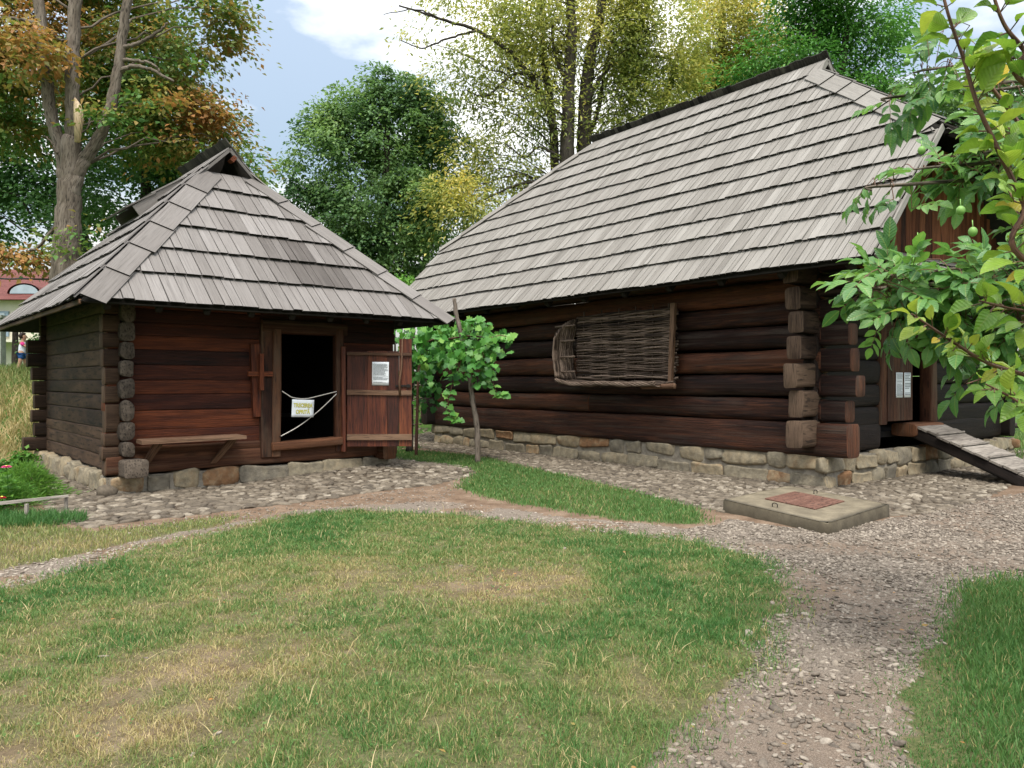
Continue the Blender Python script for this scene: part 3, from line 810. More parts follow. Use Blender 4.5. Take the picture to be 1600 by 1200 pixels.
# ------------------------------------------------------------------ the small hut
HUT = empty('log_hut', (-5.7, 10.9, 0), math.atan2(.652, .758), 'small reddish log hut with a steep hipped grey shingle roof and open plank door', 'hut')
HW, HD = 4.62, 5.45                  # outer width and depth
mbs, mbm = MB(), MB()
foundation(mbs, mbm, (0, 0.0), (HW + .05, 0.0), .27, ochre=.35, wmax=1.05)
foundation(mbs, mbm, (0, HD), (0, 0), .27, ochre=.1, wmax=.4)
foundation(mbs, mbm, (HW + .05, 0), (HW + .05, HD), .27)
foundation(mbs, mbm, (HW + .05, HD), (0, HD), .27)
fnd = mbm.build('foundation', M['mortar'], HUT); mbs.build('stonework', M['plinth'], fnd, True)

def wall_heights(z0, z1, hs):
    out = []; z = z0; i = 0
    while z < z1 - .02:
        h = min(hs[i % len(hs)] * random.uniform(.82, 1.16), z1 - z); out.append((z, h)); z += h; i += 1
    return out

ZP = .27; ZE = 2.86
# front wall, two stretches either side of the doorway
mb = MB(); rows = wall_heights(.66, ZE, [.24, .25, .26, .24, .22, .25, .24, .22, .24])
for i, (z, h) in enumerate(rows):
    tn = .46 + .12 * math.sin(i * 2.3) + (.10 if i < 4 else 0) + random.uniform(-.06, .06)
    log(mb, (0.0 + random.uniform(-.02, .03), .13, z + h / 2), (2.24, .13, z + h / 2), .19, h * 1.0, 14, tn, .004, bow=.003)
    log(mb, (3.70, .13, z + h / 2), (HW + .10 + random.uniform(-.03, .03), .13, z + h / 2), .19, h * 1.0, 14, tn - .1, .004, bow=.003)
box(mb, (2.97, .14, 2.74), (1.5, .18, .7), .35)
mb.build('log_wall', M['hut_log'], HUT)["label"] = 'reddish hewn front wall'
mb = MB()
log(mb, (-.01, .12, ZP + .14), (HW + .15, .12, ZP + .16), .26, .27, 7, .55, .008)
log(mb, (-.01, .12, ZP + .33), (2.30, .12, ZP + .33), .21, .15, 7, .55, .008)
mb.build('sill_beam', M['sill'], HUT, True)
# side and back walls
mb = MB(); srows = wall_heights(ZP + .02, ZE, [.25, .26, .22, .25, .27, .24, .25, .23])
for i, (z, h) in enumerate(srows):
    tn = (.62 if i < 3 else .40) + random.uniform(-.08, .08)
    log(mb, (.23, .05, z + h / 2), (.23, HD - .05, z + h / 2), .19, h * .995, 12, tn, .006, bow=.005)
mb.build('log_wall', M['hut_side'], HUT)
mb = MB()
for i, (z, h) in enumerate(srows): log(mb, (HW - .2, .05, z + h / 2), (HW - .2, HD - .05, z + h / 2), .19, h * .99, 7, .4, .008, bow=.006)
mb.build('log_wall', M['hut_side'], HUT, True)
mb = MB()
for i, (z, h) in enumerate(rows):
    log(mb, (.05, HD - .2, z + h / 2), (HW, HD - .2, z + h / 2), .19, h * .99, 7, .4, .008)
log(mb, (.0, HD - .2, .47), (HW, HD - .2, .47), .19, .40, 7, .4, .008)
mb.build('log_wall', M['hut_side'], HUT, True)["label"] = 'back wall'
# projecting log ends
mb = MB(); z = ZP + .27; i = 0
for h in (.23, .27, .32, .30, .26, .26, .27, .30, .24):
    if z + h > ZE: break
    mb = MB(); log(mb, (.235 + random.uniform(-.008, .012), .1, z + h / 2), (.235 + random.uniform(-.012, .012), -.13 + random.uniform(-.025, .02), z + h / 2), .185, h * .93, random.choice([2.6, 3.5, 4.5, 3.0]), .40, .02, nring=4)
    mb.build('log_end', M['log_end'], HUT, True); z += h
mb = MB(); log(mb, (.30, .1, ZP + .10), (.30, -.33, ZP + .11), .32, .26, 6, .75, .012, nring=4); mb.build('log_end', M['log_end'], HUT, True)
mb = MB()
log(mb, (HW - .14, .1, ZP + .08), (HW - .14, -.22, ZP + .09), .26, .24, 6, .55, .012, nring=4)
mb.build('log_end', M['sill'], HUT, True)
z = ZP + .0
for h in (.22, .20, .19, .42, .25, .26, .27, .22, .26, .26):
    if z + h > ZE: break
    mb = MB(); log(mb, (-.03 + random.uniform(-.03, .03), .10, z + h / 2), (.16, .10, z + h / 2), .20, h * .95, 6, .52 + random.uniform(-.1, .1), .01, nring=4); mb.build('log_end', M['hut_side'], HUT, True); z += h
z = ZP + .02
for j, h in enumerate((.27, .27, .25, .28, .27, .26, .26, .26, .28)):
    if z + h > ZE: break
    x0 = -.24 if j == 0 else -.07 + random.uniform(-.03, .03)
    if z + h > 2.60: break
    if j >= 6: x0 = -.17
    mb = MB(); log(mb, (x0, HD - .22, z + h / 2), (.3, HD - .22, z + h / 2), .22, h * .95, 6, .30 + random.uniform(-.1, .1), .01, nring=4); mb.build('log_end', M['hut_side'], HUT, True); z += h
# floor; black lining added to stop light leaking between the logs
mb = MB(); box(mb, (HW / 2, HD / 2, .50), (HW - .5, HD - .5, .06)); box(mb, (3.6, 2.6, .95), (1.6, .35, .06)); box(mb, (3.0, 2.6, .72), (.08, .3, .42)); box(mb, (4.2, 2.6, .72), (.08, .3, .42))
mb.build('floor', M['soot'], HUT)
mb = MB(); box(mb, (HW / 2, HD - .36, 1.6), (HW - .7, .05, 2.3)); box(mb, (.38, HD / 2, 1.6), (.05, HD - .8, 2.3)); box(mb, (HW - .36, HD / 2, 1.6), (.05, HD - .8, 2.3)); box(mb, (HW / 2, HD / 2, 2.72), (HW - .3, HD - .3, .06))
mb.build('blackout_lining', M['soot'], HUT)
# door frame
mb = MB()
log(mb, (2.33, .05, .40), (2.33, .05, 2.52), .17, .21, 6, .36, .006)
log(mb, (2.48, .02, .40), (2.49, .02, 2.45), .13, .15, 6, .62, .008)
log(mb, (3.62, .03, .42), (3.62, .03, 2.50), .14, .16, 6, .45, .006)
log(mb, (2.25, .06, 2.50), (3.76, .06, 2.50), .20, .22, 6, .30, .006)
log(mb, (2.40, .04, .56), (3.62, .02, .60), .28, .14, 6, .78, .008)
mb.build('door_frame', M['sill'], HUT, True)
# door leaf, swung open so that it faces the yard; hinge at local (3.72,-.06)
A_LEAF = -math.atan2(.652, .758) + math.radians(3)
leaf = empty('door', (3.70, -.09, 0), A_LEAF); leaf.parent = HUT; leaf['label'] = 'red brown plank door swung wide open'
mb = MB(); xs = [0.02, .36, .70, .90, 1.12]; tops = [2.12, 2.13, 2.13, 2.34]
for i in range(4):
    x0, x1 = xs[i] + .003, xs[i + 1] - .003
    hexa(mb, [(x0, -.02, .50), (x1, -.02, .50), (x1, .02, .50), (x0, .02, .50), (x0, -.02, tops[i]), (x1, -.02, tops[i]), (x1, .02, tops[i]), (x0, .02, tops[i])], [.42, .52, .38, .54][i], 2)
mb.build('door_panel', M['door'], leaf)
mb = MB()
for z, hh, tn in ((2.08, .05, .35), (1.42, .085, .55), (.66, .10, .72)):
    mb = MB(); box(mb, (.57, -.037, z), (1.10, .03, hh), tn, roty(random.uniform(-.01, .015))); mb.build('batten', M['bench'], leaf)
mb = MB(); tube(mb, [(.92, -.05, 1.36), (.91, -.07, 1.6), (.945, -.075, 1.85), (.96, -.05, 2.34)], [.022, .02, .017, .014], 7, .6)
mb.build('draw_bar', M['bench'], leaf, True)
mb = MB(); box(mb, (.97, -.034, 1.535), (.26, .022, .03)); box(mb, (1.06, -.045, 1.535), (.05, .03, .055)); mb.build('latch', M['iron'], leaf)
mb = MB(); log(mb, (-.04, -.01, .42), (-.04, -.01, 2.2), .085, .085, 3, .5, .01); mb.build('hinge_post', M['door'], leaf, True)
# wooden lock beside the door
mb = MB()
hexa(mb, [(2.10, -.035, 1.05), (2.22, -.035, 1.05), (2.22, .03, 1.05), (2.10, .03, 1.05), (2.05, -.045, 2.20), (2.21, -.045, 2.20), (2.21, .03, 2.20), (2.05, .03, 2.20)], .55, 2)
box(mb, (2.20, -.06, 1.73), (.40, .045, .075), .7); box(mb, (2.20, -.10, 1.76), (.065, .05, .58), .62)
mb.build('wooden_lock', M['hut_log'], HUT)

# roof
EX0, EX1, EY0, EY1, EZ = -.5, 5.4, -.8, 6.85, 2.66
RX, RZ = 2.45, 5.80
YF, YB = 2.52, 3.65                      # where the hips would meet the ridge
run = RX - EX0; rise = RZ - EZ; LS = math.hypot(run, rise); cs, sn = run / LS, rise / LS
LF_ = math.hypot(YF - EY0, rise); cf, sf = (YF - EY0) / LF_, rise / LF_
LB_ = math.hypot(EY1 - YB, rise); cbk, sbk = (EY1 - YB) / LB_, rise / LB_
NC = 6
mb = MB()
# front hip: u along +X, v up
fr_min = lambda v: EX0 + (RX - EX0) * v / LF_; fr_max = lambda v: EX1 - (EX1 - RX) * v / LF_
def sootstain(u, v):
    q = 0
    for cu, cv, ru, rv in ((3.15, 1.05, .55, .34), (3.0, 1.5, .6, .3), (3.7, .75, .5, .2)):
        q += .95 * math.exp(-((u - cu) / ru) ** 2 - ((v - cv) / rv) ** 2)
    return q * random.uniform(.5, 1.3)
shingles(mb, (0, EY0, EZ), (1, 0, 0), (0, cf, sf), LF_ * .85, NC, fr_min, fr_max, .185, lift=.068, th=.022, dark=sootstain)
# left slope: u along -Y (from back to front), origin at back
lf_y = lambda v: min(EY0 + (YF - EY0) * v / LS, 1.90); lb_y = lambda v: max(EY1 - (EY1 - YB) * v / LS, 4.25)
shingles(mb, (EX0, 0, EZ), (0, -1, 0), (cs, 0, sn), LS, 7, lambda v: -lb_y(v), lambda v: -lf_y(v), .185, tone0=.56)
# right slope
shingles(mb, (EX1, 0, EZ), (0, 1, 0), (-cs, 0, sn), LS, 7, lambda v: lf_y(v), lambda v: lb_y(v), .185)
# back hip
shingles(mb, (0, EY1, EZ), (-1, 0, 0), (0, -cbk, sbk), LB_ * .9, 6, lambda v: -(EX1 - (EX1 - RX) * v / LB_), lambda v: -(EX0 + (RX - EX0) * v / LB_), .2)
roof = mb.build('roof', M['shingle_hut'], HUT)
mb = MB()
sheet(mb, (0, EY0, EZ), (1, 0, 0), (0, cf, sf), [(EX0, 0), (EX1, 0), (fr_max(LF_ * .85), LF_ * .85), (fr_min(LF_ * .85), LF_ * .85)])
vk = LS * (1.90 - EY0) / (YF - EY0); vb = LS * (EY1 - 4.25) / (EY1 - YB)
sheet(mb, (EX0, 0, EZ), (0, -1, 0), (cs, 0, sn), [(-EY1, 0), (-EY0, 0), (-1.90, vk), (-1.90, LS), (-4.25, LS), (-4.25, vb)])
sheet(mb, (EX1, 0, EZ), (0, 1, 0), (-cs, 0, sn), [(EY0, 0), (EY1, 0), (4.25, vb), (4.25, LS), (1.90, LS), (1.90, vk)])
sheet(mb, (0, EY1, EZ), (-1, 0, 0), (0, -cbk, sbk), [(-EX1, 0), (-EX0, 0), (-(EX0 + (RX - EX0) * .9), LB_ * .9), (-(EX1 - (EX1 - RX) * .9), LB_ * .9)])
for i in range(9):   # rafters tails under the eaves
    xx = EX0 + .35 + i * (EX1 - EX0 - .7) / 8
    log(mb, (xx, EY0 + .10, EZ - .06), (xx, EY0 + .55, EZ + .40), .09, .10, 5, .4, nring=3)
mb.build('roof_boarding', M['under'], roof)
mb = MB()
Nf = np.cross((1, 0, 0), (0, cf, sf)); Nl = np.cross((0, -1, 0), (cs, 0, sn)); Nr = np.cross((0, 1, 0), (-cs, 0, sn))
Nf, Nl, Nr = (np.array(q, float) for q in (Nf, Nl, Nr))
tk = .84
hp = lambda x0, tkk: (np.array([x0, EY0, EZ]), np.array([x0 + (RX - x0) * tkk, EY0 + (YF - EY0) * tkk, EZ + rise * tkk]))
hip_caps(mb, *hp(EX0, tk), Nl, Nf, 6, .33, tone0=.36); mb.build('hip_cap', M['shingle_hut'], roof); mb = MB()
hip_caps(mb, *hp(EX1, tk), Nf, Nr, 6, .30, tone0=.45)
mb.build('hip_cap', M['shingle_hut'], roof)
# ridge comb: the far slope's top boards stand proud of the ridge
mb = MB()
y = 1.88
while y < 4.3:
    w = random.uniform(.13, .2); a = np.array([RX + .03, 0, RZ + .0]); d = np.array([-cs, 0, sn]); n_ = np.array([sn, 0, cs])
    top = .21 + random.uniform(-.015, .015); P = []
    for q in (0, .02):
        P += [a + d * -.25 + n_ * (q + .02) + (0, y, 0), a + d * -.25 + n_ * (q + .02) + (0, y + w - .004, 0), a + d * top + n_ * (q + .02) + (0, y + w - .004, 0), a + d * top + n_ * (q + .02) + (0, y, 0)]
    hexa(mb, P, .45 + random.gauss(0, .12), 1); y += w
mb.build('ridge_comb', M['shingle_old'], roof)
# small gable above the hip: barge boards and the dark opening behind
mb = MB()
zb = EZ + rise * (1.9 - EY0) / (YF - EY0); xb = EX0 + (RX - EX0) * (1.9 - EY0) / (YF - EY0)
for sg in (1, -1):
    x0 = RX - sg * (RX - xb) * 1.15; p0 = np.array([x0, 1.885, zb - rise * .018]); p1 = np.array([RX, 1.885, RZ - .01])
    n_ = np.array([-sg * sn, 0, cs]) * .035
    P = [p0 - n_, p1 - n_, p1 - n_ + (0, .03, 0), p0 - n_ + (0, .03, 0), p0 + n_ * .4, p1 + n_ * .4, p1 + n_ * .4 + (0, .03, 0), p0 + n_ * .4 + (0, .03, 0)]
    if sg < 0: P = [P[i] for i in (3, 2, 1, 0, 7, 6, 5, 4)]
    hexa(mb, P, .35, 0)
mb.build('barge_board', M['shingle_hut'], roof)
mb = MB(); box(mb, (RX + .07, 1.96, RZ - .17), (.07, .16, .11), .4, roty(.6)); mb.build('ridge_beam', M['gable'], roof)
# smoke vent flap on the side slope
mb = MB(); mbo = MB()
def onl(y, v, lift): return np.array([EX0 + cs * v, y, EZ + sn * v]) + Nl * lift
y = 3.05
while y < 4.35:
    w = .17
    for v0, v1, l0, l1 in ((2.55, 3.15, .31, .17), (3.08, 3.75, .21, .06)):
        P = [onl(y + w - .004, v0, l0), onl(y, v0, l0), onl(y, v1, l1), onl(y + w - .004, v1, l1)]
        P += [q + Nl * .025 for q in P]; hexa(mb, P, .5 + random.gauss(0, .12), 1)
    y += w
vent = mb.build('smoke_vent', M['shingle_hut'], roof)
for yy in (3.07, 4.28):
    P = [onl(yy + .03, 2.62, .03), onl(yy, 2.62, .03), onl(yy, 3.75, .03), onl(yy + .03, 3.75, .03), onl(yy + .03, 2.66, .26), onl(yy, 2.66, .26), onl(yy, 3.75, .08), onl(yy + .03, 3.75, .08)]
    hexa(mbo, P, .5, 1)
mbo.build('cheek_board', M['shingle_hut'], vent)
mb = MB(); P = [onl(4.27, 2.68, .035), onl(3.1, 2.68, .035), onl(3.1, 3.3, .035), onl(4.27, 3.3, .035), onl(4.27, 2.68, .05), onl(3.1, 2.68, .05), onl(3.1, 3.3, .05), onl(4.27, 3.3, .05)]
hexa(mb, P); mb.build('vent_opening', M['soot'], vent)
# eave board along the left side
mb = MB(); log(mb, (EX0 + .0, EY0 + .02, EZ - .02), (EX0 + .0, EY1 - .02, EZ - .02), .03, .06, 8, .45, .006); mb.build('eave_board', M['bench'], roof)

# ------------------------------------------------------------------ the big log house
HOUSE = empty('log_house', (4.66, 11.5, 0), math.atan2(-.794, .608), 'large dark round-log house under a tall pale shingle roof', 'house')
LX, LY = -11.25, 7.0
mbs, mbm = MB(), MB()
foundation(mbs, mbm, (LX + .25, 0), (0, 0), .50, ochre=.35, wmax=.85)
foundation(mbs, mbm, (0, 0), (0, LY), .48, ochre=.3, wmax=.66)
foundation(mbs, mbm, (0, LY), (LX + .25, LY), .50)
foundation(mbs, mbm, (LX + .25, LY), (LX + .25, 0), .50)
fnd = mbm.build('foundation', M['mortar'], HOUSE); mbs.build('stonework', M['plinth'], fnd, True)
TOPZ = 3.62
mb = MB(); z = .98; i = 0; zs = []
while z < TOPZ:
    h = [.38, .37, .39, .37, .36, .38][i % 6]; zs.append((z, h))
    xr = .38 + random.uniform(-.10, .10); tn = .52 + random.uniform(-.16, .2)
    if i == 0:
        log(mb, (LX - .1, .15, z + h / 2), (-5.15, .15, z + h / 2), .30, h * .965, 2.7, .62, .02, 18, bow=.02)
        log(mb, (-5.13, .15, z + h / 2), (-.1, .15, z + h / 2), .30, h * .965, 2.7, .5, .02, 18, bow=.02)
        log(mb, (-.2, .15, z + h / 2), (xr, .15, z + h / 2), .27, h * .85, 5, .42, .01, nring=4)
    else:
        log(mb, (LX - .1, .15, z + h / 2), (-.1, .15, z + h / 2),   .30, h * .965, 2.5, tn, .02, 18, bow=.025)
        log(mb, (-.2, .15, z + h / 2), (xr, .15, z + h / 2), .27, h * .86, 5, .42, .01, nring=4)
    z += h; i += 1
mb.build('log_wall', M['house_log'], HOUSE, True)["label"] = 'front wall of dark round logs'
mb = MB(); log(mb, (LX - .35, .12, .74), (.36, .12, .74), .36, .50, 6, .52, .014, 18)
mb.build('sill_beam', M['house_log'], HOUSE, True)
for xc in (-.26, LX + .25):
    mb = MB()
    for i, (z, h) in enumerate([(.5, .45)] + [(q - .16, g) for q, g in zs]):
        if xc == -.26:      # doorway in the gable side between y 2.0 and 3.75
            if z + h < .85: log(mb, (xc, .0, z + h / 2), (xc, LY, z + h / 2), .26, h, 6, .45, .012)
            elif z < 2.45:
                log(mb, (xc, .0, z + h / 2), (xc, 1.86, z + h / 2), .26, h, 4, .45, .012)
                log(mb, (xc, 3.80, z + h / 2), (xc, LY + .35, z + h / 2), .26, h, 4, .45, .012)
            else: log(mb, (xc, .0, z + h / 2), (xc, LY + .35, z + h / 2), .26, h, 4, .45, .012)
        else: log(mb, (xc, -.3, z + h / 2), (xc, LY + .3, z + h / 2), .26, h, 4, .45, .012)
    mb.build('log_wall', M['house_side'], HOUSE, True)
mb = MB()
for z, h in zs + [(.5, .48)]:
    log(mb, (LX - .3, LY - .15, z + h / 2), (.02, LY - .15, z + h / 2), .28, h, 4, .4, .012)
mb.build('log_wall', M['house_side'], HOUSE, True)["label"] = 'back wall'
mb = MB(); z = .60
for j, h in enumerate((.46, .44, .42, .38, .36, .38, .36)):
    mb = MB(); log(mb, (-.26 + random.uniform(-.015, .015), .1, z + h / 2), (-.26 + random.uniform(-.035, .035), -.42 + random.uniform(-.10, .07), z + h / 2 + random.uniform(-.015, .015)), .265 * random.uniform(.86, 1.06), h * random.uniform(.86, .94), random.choice([7, 8, 10, 6]), .75 if j < 3 else .45, .016, nring=5); mb.build('log_end', M['house_end'], HOUSE); z += h  # upper ends toned darker, eave shade put into the colour
mb = MB(); box(mb, (LX / 2, LY / 2, .7), (-LX - .8, LY - .8, .1)); mb.build('floor', M['soot'], HOUSE)
mb = MB(); box(mb, (LX / 2, .34, 3.75), (-LX - .4, .12, .95)); mb.build('slit_filler', M['soot'], HOUSE)  # dark filler added to close the light slit under the roof
mb = MB()
log(mb, (-.22, 1.95, .9), (-.22, 1.95, 2.5), .22, .24, 6, .5); log(mb, (-.22, 3.75, .9), (-.22, 3.75, 2.5), .22, .24, 6, .5); log(mb, (-.22, 1.85, 2.5), (-.22, 3.85, 2.5), .24, .24, 6, .4)
log(mb, (-.16, 2.72, .78), (-.16, 3.75, .78), .42, .22, 6, .9, .01)
mb.build('door_frame', M['sill'], HOUSE, True)
mb = MB()
for i in range(4):
    y0 = 2.02 + i * .215; hexa(mb, [(-.13, y0, .95), (-.09, y0, .95), (-.09, y0 + .21, .95), (-.13, y0 + .21, .95), (-.13, y0, 2.4), (-.09, y0, 2.4), (-.09, y0 + .21, 2.4), (-.13, y0 + .21, 2.4)], .5 + random.uniform(-.15, .15), 2)
mb.build('door', M['sill'], HOUSE)["label"] = 'dark plank door leaf carrying two paper notices'

# roof
QX0, QX1, QY0, QZ = -12.4, 1.15, -.8, 3.22
RY, RZH = 3.5, 7.93
runh, riseh = RY - QY0, RZH - QZ; LH = math.hypot(runh, riseh); ch, sh = runh / LH, riseh / LH
KV = .45 * LH
XR, XL = -2.45, -8.45        # hips meet the ridge line here
r_max = lambda v: QX1 if v < KV else min(QX1, max(QX1 + (XR - QX1) * (v - KV) / (LH - KV), -2.06))
l_min = lambda v: QX0 if v < KV else max(QX0, min(QX0 + (XL - QX0) * (v - KV) / (LH - KV), -8.62))
mb = MB()
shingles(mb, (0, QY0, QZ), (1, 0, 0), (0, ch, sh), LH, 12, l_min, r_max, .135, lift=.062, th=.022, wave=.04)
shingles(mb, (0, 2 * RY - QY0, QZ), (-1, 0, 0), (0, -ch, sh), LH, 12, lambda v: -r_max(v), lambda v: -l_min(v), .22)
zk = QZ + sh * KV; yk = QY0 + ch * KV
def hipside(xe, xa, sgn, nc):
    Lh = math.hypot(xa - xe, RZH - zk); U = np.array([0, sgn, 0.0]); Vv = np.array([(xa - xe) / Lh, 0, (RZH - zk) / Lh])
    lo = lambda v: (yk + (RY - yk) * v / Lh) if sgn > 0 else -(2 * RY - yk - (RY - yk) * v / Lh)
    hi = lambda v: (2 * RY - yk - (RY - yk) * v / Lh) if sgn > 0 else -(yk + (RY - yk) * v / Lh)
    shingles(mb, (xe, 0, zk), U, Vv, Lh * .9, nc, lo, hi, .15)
    return U, Vv, Lh, lo, hi
hr = hipside(QX1, XR, 1, 6); hl = hipside(QX0, XL, -1, 6)
roof2 = mb.build('roof', M['shingle_house'], HOUSE)
mb = MB()
vr = KV + (LH - KV) * (QX1 + 2.06) / (QX1 - XR); vl = KV + (LH - KV) * (-8.62 - QX0) / (XL - QX0)
for O, U, V, sg in (((0, QY0, QZ), (1, 0, 0), (0, ch, sh), 1), ((0, 2 * RY - QY0, QZ), (-1, 0, 0), (0, -ch, sh), -1)):
    q = [(QX0, 0), (QX1, 0), (QX1, KV), (-2.06, min(vr, LH - .01)), (-2.06, LH), (-8.62, LH), (-8.62, min(vl, LH - .01)), (QX0, KV)]
    if sg < 0: q = [(-a, b_) for a, b_ in q][::-1]
    sheet(mb, O, U, V, q)
for (U, Vv, Lh, lo, hi), xe in ((hr, QX1), (hl, QX0)):
    sheet(mb, (xe, 0, zk), U, Vv, [(lo(0), 0), (hi(0), 0), (hi(Lh * .9), Lh * .9), (lo(Lh * .9), Lh * .9)])
for i in range(13):
    xx = QX0 + .4 + i * (QX1 - QX0 - .8) / 12
    log(mb, (xx, QY0 + .12, QZ - .06), (xx, QY0 + .95, QZ + .86), .10, .12, 5, .4, nring=3)
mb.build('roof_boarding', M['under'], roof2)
mb = MB()
Nfr = np.cross((1, 0, 0), (0, ch, sh)).astype(float)
Nhr = np.cross(hr[0], hr[1]); Nhl = np.cross(hl[0], hl[1])
def hpt(x0, xa, f): return np.array([x0 + (xa - x0) * f, yk + (RY - yk) * f, zk + (RZH - zk) * f])
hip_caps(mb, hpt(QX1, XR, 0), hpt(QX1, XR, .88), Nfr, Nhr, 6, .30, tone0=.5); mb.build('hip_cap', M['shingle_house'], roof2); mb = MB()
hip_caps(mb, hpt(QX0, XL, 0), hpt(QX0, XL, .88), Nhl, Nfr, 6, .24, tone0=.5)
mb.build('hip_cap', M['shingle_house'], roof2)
mb = MB(); x = -8.75
while x < -2.0:
    w = random.uniform(.10, .16); a = np.array([0, RY + .03, RZH]); d = np.array([0, -ch, sh]); n_ = np.array([0, sh, ch]); top = .20 + random.uniform(-.02, .02); P = []
    for q in (.02, .04):
        P += [a + d * -.3 + n_ * q + (x + w - .004, 0, 0), a + d * -.3 + n_ * q + (x, 0, 0), a + d * top + n_ * q + (x, 0, 0), a + d * top + n_ * q + (x + w - .004, 0, 0)]
    hexa(mb, P, .45 + random.gauss(0, .12), 1); x += w
mb.build('ridge_comb', M['shingle_old'], roof2)
mb = MB()
for sg in (1, -1):
    p0 = np.array([-2.03, RY - sg * .55, RZH - .55 * sh / ch]); p1 = np.array([-2.03, RY, RZH])
    n_ = np.array([0, -sg * sh, ch]) * .05
    P = [p0 - n_, p1 - n_, p1 - n_ + (.025, 0, 0), p0 - n_ + (.025, 0, 0), p0 + n_, p1 + n_, p1 + n_ + (.025, 0, 0), p0 + n_ + (.025, 0, 0)]
    hexa(mb, P, .5, 0); mb.build('barge_board', M['shingle_house'], roof2); mb = MB()
    p0 = np.array([QX1 + .0, RY - sg * (RY - QY0) * .995, QZ + .03]); p1 = np.array([QX1 + .0, RY - sg * (RY - yk), zk])
    n_ = np.array([0, -sg * sh, ch]) * .05
    P = [p0 - n_ * 1.3, p1 - n_ * 1.3, p1 - n_ * 1.3 + (.025, 0, 0), p0 - n_ * 1.3 + (.025, 0, 0), p0 + n_ * .5, p1 + n_ * .5, p1 + n_ * .5 + (.025, 0, 0), p0 + n_ * .5 + (.025, 0, 0)]
    hexa(mb, P, .7, 0); mb.build('barge_board', M['shingle_house'], roof2); mb = MB()

# gable boards and the pent roof below them
mb = MB(); y = yk - 1.7
slope_z = lambda yy: QZ + (min(yy, 2 * RY - yy) - QY0) * sh / ch - .06
y = -.2
while y < 2 * RY + .2:
    w = random.uniform(.12, .19); zt = min(slope_z(y), slope_z(y + w), zk + .5)
    hexa(mb, [(-.20, y, 3.3), (-.17, y, 3.3), (-.17, y + w - .006, 3.3), (-.20, y + w - .006, 3.3), (-.20, y, zt), (-.17, y, zt), (-.17, y + w - .006, zt), (-.20, y + w - .006, zt)], .5 + random.gauss(0, .14), 2); y += w
mb.build('gable_wall', M['gable'], HOUSE)
mb = MB(); Lp = math.hypot(1.25, .62)
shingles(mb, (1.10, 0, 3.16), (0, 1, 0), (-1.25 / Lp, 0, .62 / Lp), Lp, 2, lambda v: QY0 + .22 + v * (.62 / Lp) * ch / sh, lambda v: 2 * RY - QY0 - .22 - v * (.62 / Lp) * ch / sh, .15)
pent = mb.build('pent_roof', M['shingle_house'], HOUSE)
mb = MB(); sheet(mb, (1.10, 0, 3.16), (0, 1, 0), (-1.25 / Lp, 0, .62 / Lp), [(QY0 + .15, 0), (2 * RY - QY0 - .15, 0), (2 * RY - QY0 - .75, Lp), (QY0 + .75, Lp)]); mb.build('roof_boarding', M['under'], pent)

def house_w(x, y, z):
    v = Vector((x, y, z)); v.rotate(Matrix.Rotation(HOUSE.rotation_euler.z, 3, 'Z').to_euler()); return v + HOUSE.location
def hut_w(x, y, z):
    v = Vector((x, y, z)); v.rotate(Matrix.Rotation(HUT.rotation_euler.z, 3, 'Z').to_euler()); return v + HUT.location

# ------------------------------------------------------------------ things on and by the buildings
# wicker cart side hung on the house front
WK = empty('wicker_basket', house_w(.13, 0, 0), HOUSE.rotation_euler.z, 'old brown woven wicker cart body hung on the front log wall of the large house', 'basket')
wx0, wx1, wz0, wz1 = -5.42, -2.98, 1.62, 2.92
mb = MB()
stk = np.array([-5.25, -4.75, -4.28, -3.85, -3.42, -3.05])
z = wz0 + .05; r = 0
while z < wz1:
    xs = np.linspace(wx0 - .02, wx1 + .10 + random.uniform(-.02, .05), 40)
    sway = .012 * np.sin(xs * 3 + r) + .018 * (fbm(xs * 1.4 + r * 7.1, xs * 0 + r) - .5)
    yy = -.15 + .028 * np.cos((xs - stk[0]) / .47 * math.pi + (r % 2) * math.pi)
    tube(mb, np.stack([xs, yy, z + sway], 1), .0175 * random.uniform(.75, 1.15), 6, .5 + random.gauss(0, .2)); z += random.uniform(.019, .028); r += 1
# curved left end: upright rods bowed round the pegs
for q in range(24):
    f = q / 23; y0 = -.16 - .42 * f; x0 = wx0 - .05 - .13 * math.sin(f * 2.2)
    zz = np.linspace(wz0 + .03 + .05 * f, wz1 - .05 - .38 * f ** 2, 16)
    bul = .11 * np.sin((zz - wz0) / (wz1 - wz0) * math.pi) + .015 * np.sin(zz * 14 + (q % 2) * math.pi)
    tube(mb, np.stack([x0 - bul + .10 * ((zz - wz0) / 1.3) ** 3 + 0 * zz, y0 + .02 * (fbm(zz * 2 + q, zz * 0 + q) - .5), zz], 1), .019 * random.uniform(.8, 1.2), 6, .5 + random.gauss(0, .2))
# woven bottom lip
for q in range(14):
    f = q / 13; xs = np.linspace(wx0 - .12, wx1 + .12, 40)
    tube(mb, np.stack([xs, -.16 - .42 * f + .012 * np.sin(xs * 7 + q * math.pi), wz0 - .02 - .06 * f + .02 * np.cos(xs * 6.7 + q * math.pi) + .10 * np.clip((wx0 + .35 - xs), 0, 1)], 1), .013, 6, .45 + random.gauss(0, .15))
mb.build('wickerwork', M['wicker'], WK, True)
mb = MB()
for s_ in range(5):   # twisted rim
    xs = np.linspace(wx0 - .16, wx1 + .02, 60); ph = s_ * 1.257
    tube(mb, np.stack([xs, -.60 + .022 * np.cos(xs * 11 + ph), wz0 - .05 + .028 * np.sin(xs * 11 + ph) + .012 * np.sin(xs * 4) + .16 * np.clip(wx0 + .30 - xs, 0, 1)], 1), .0125, 6, .65 + random.gauss(0, .1))
mb.build('rim', M['wicker'], WK, True)
mb = MB()
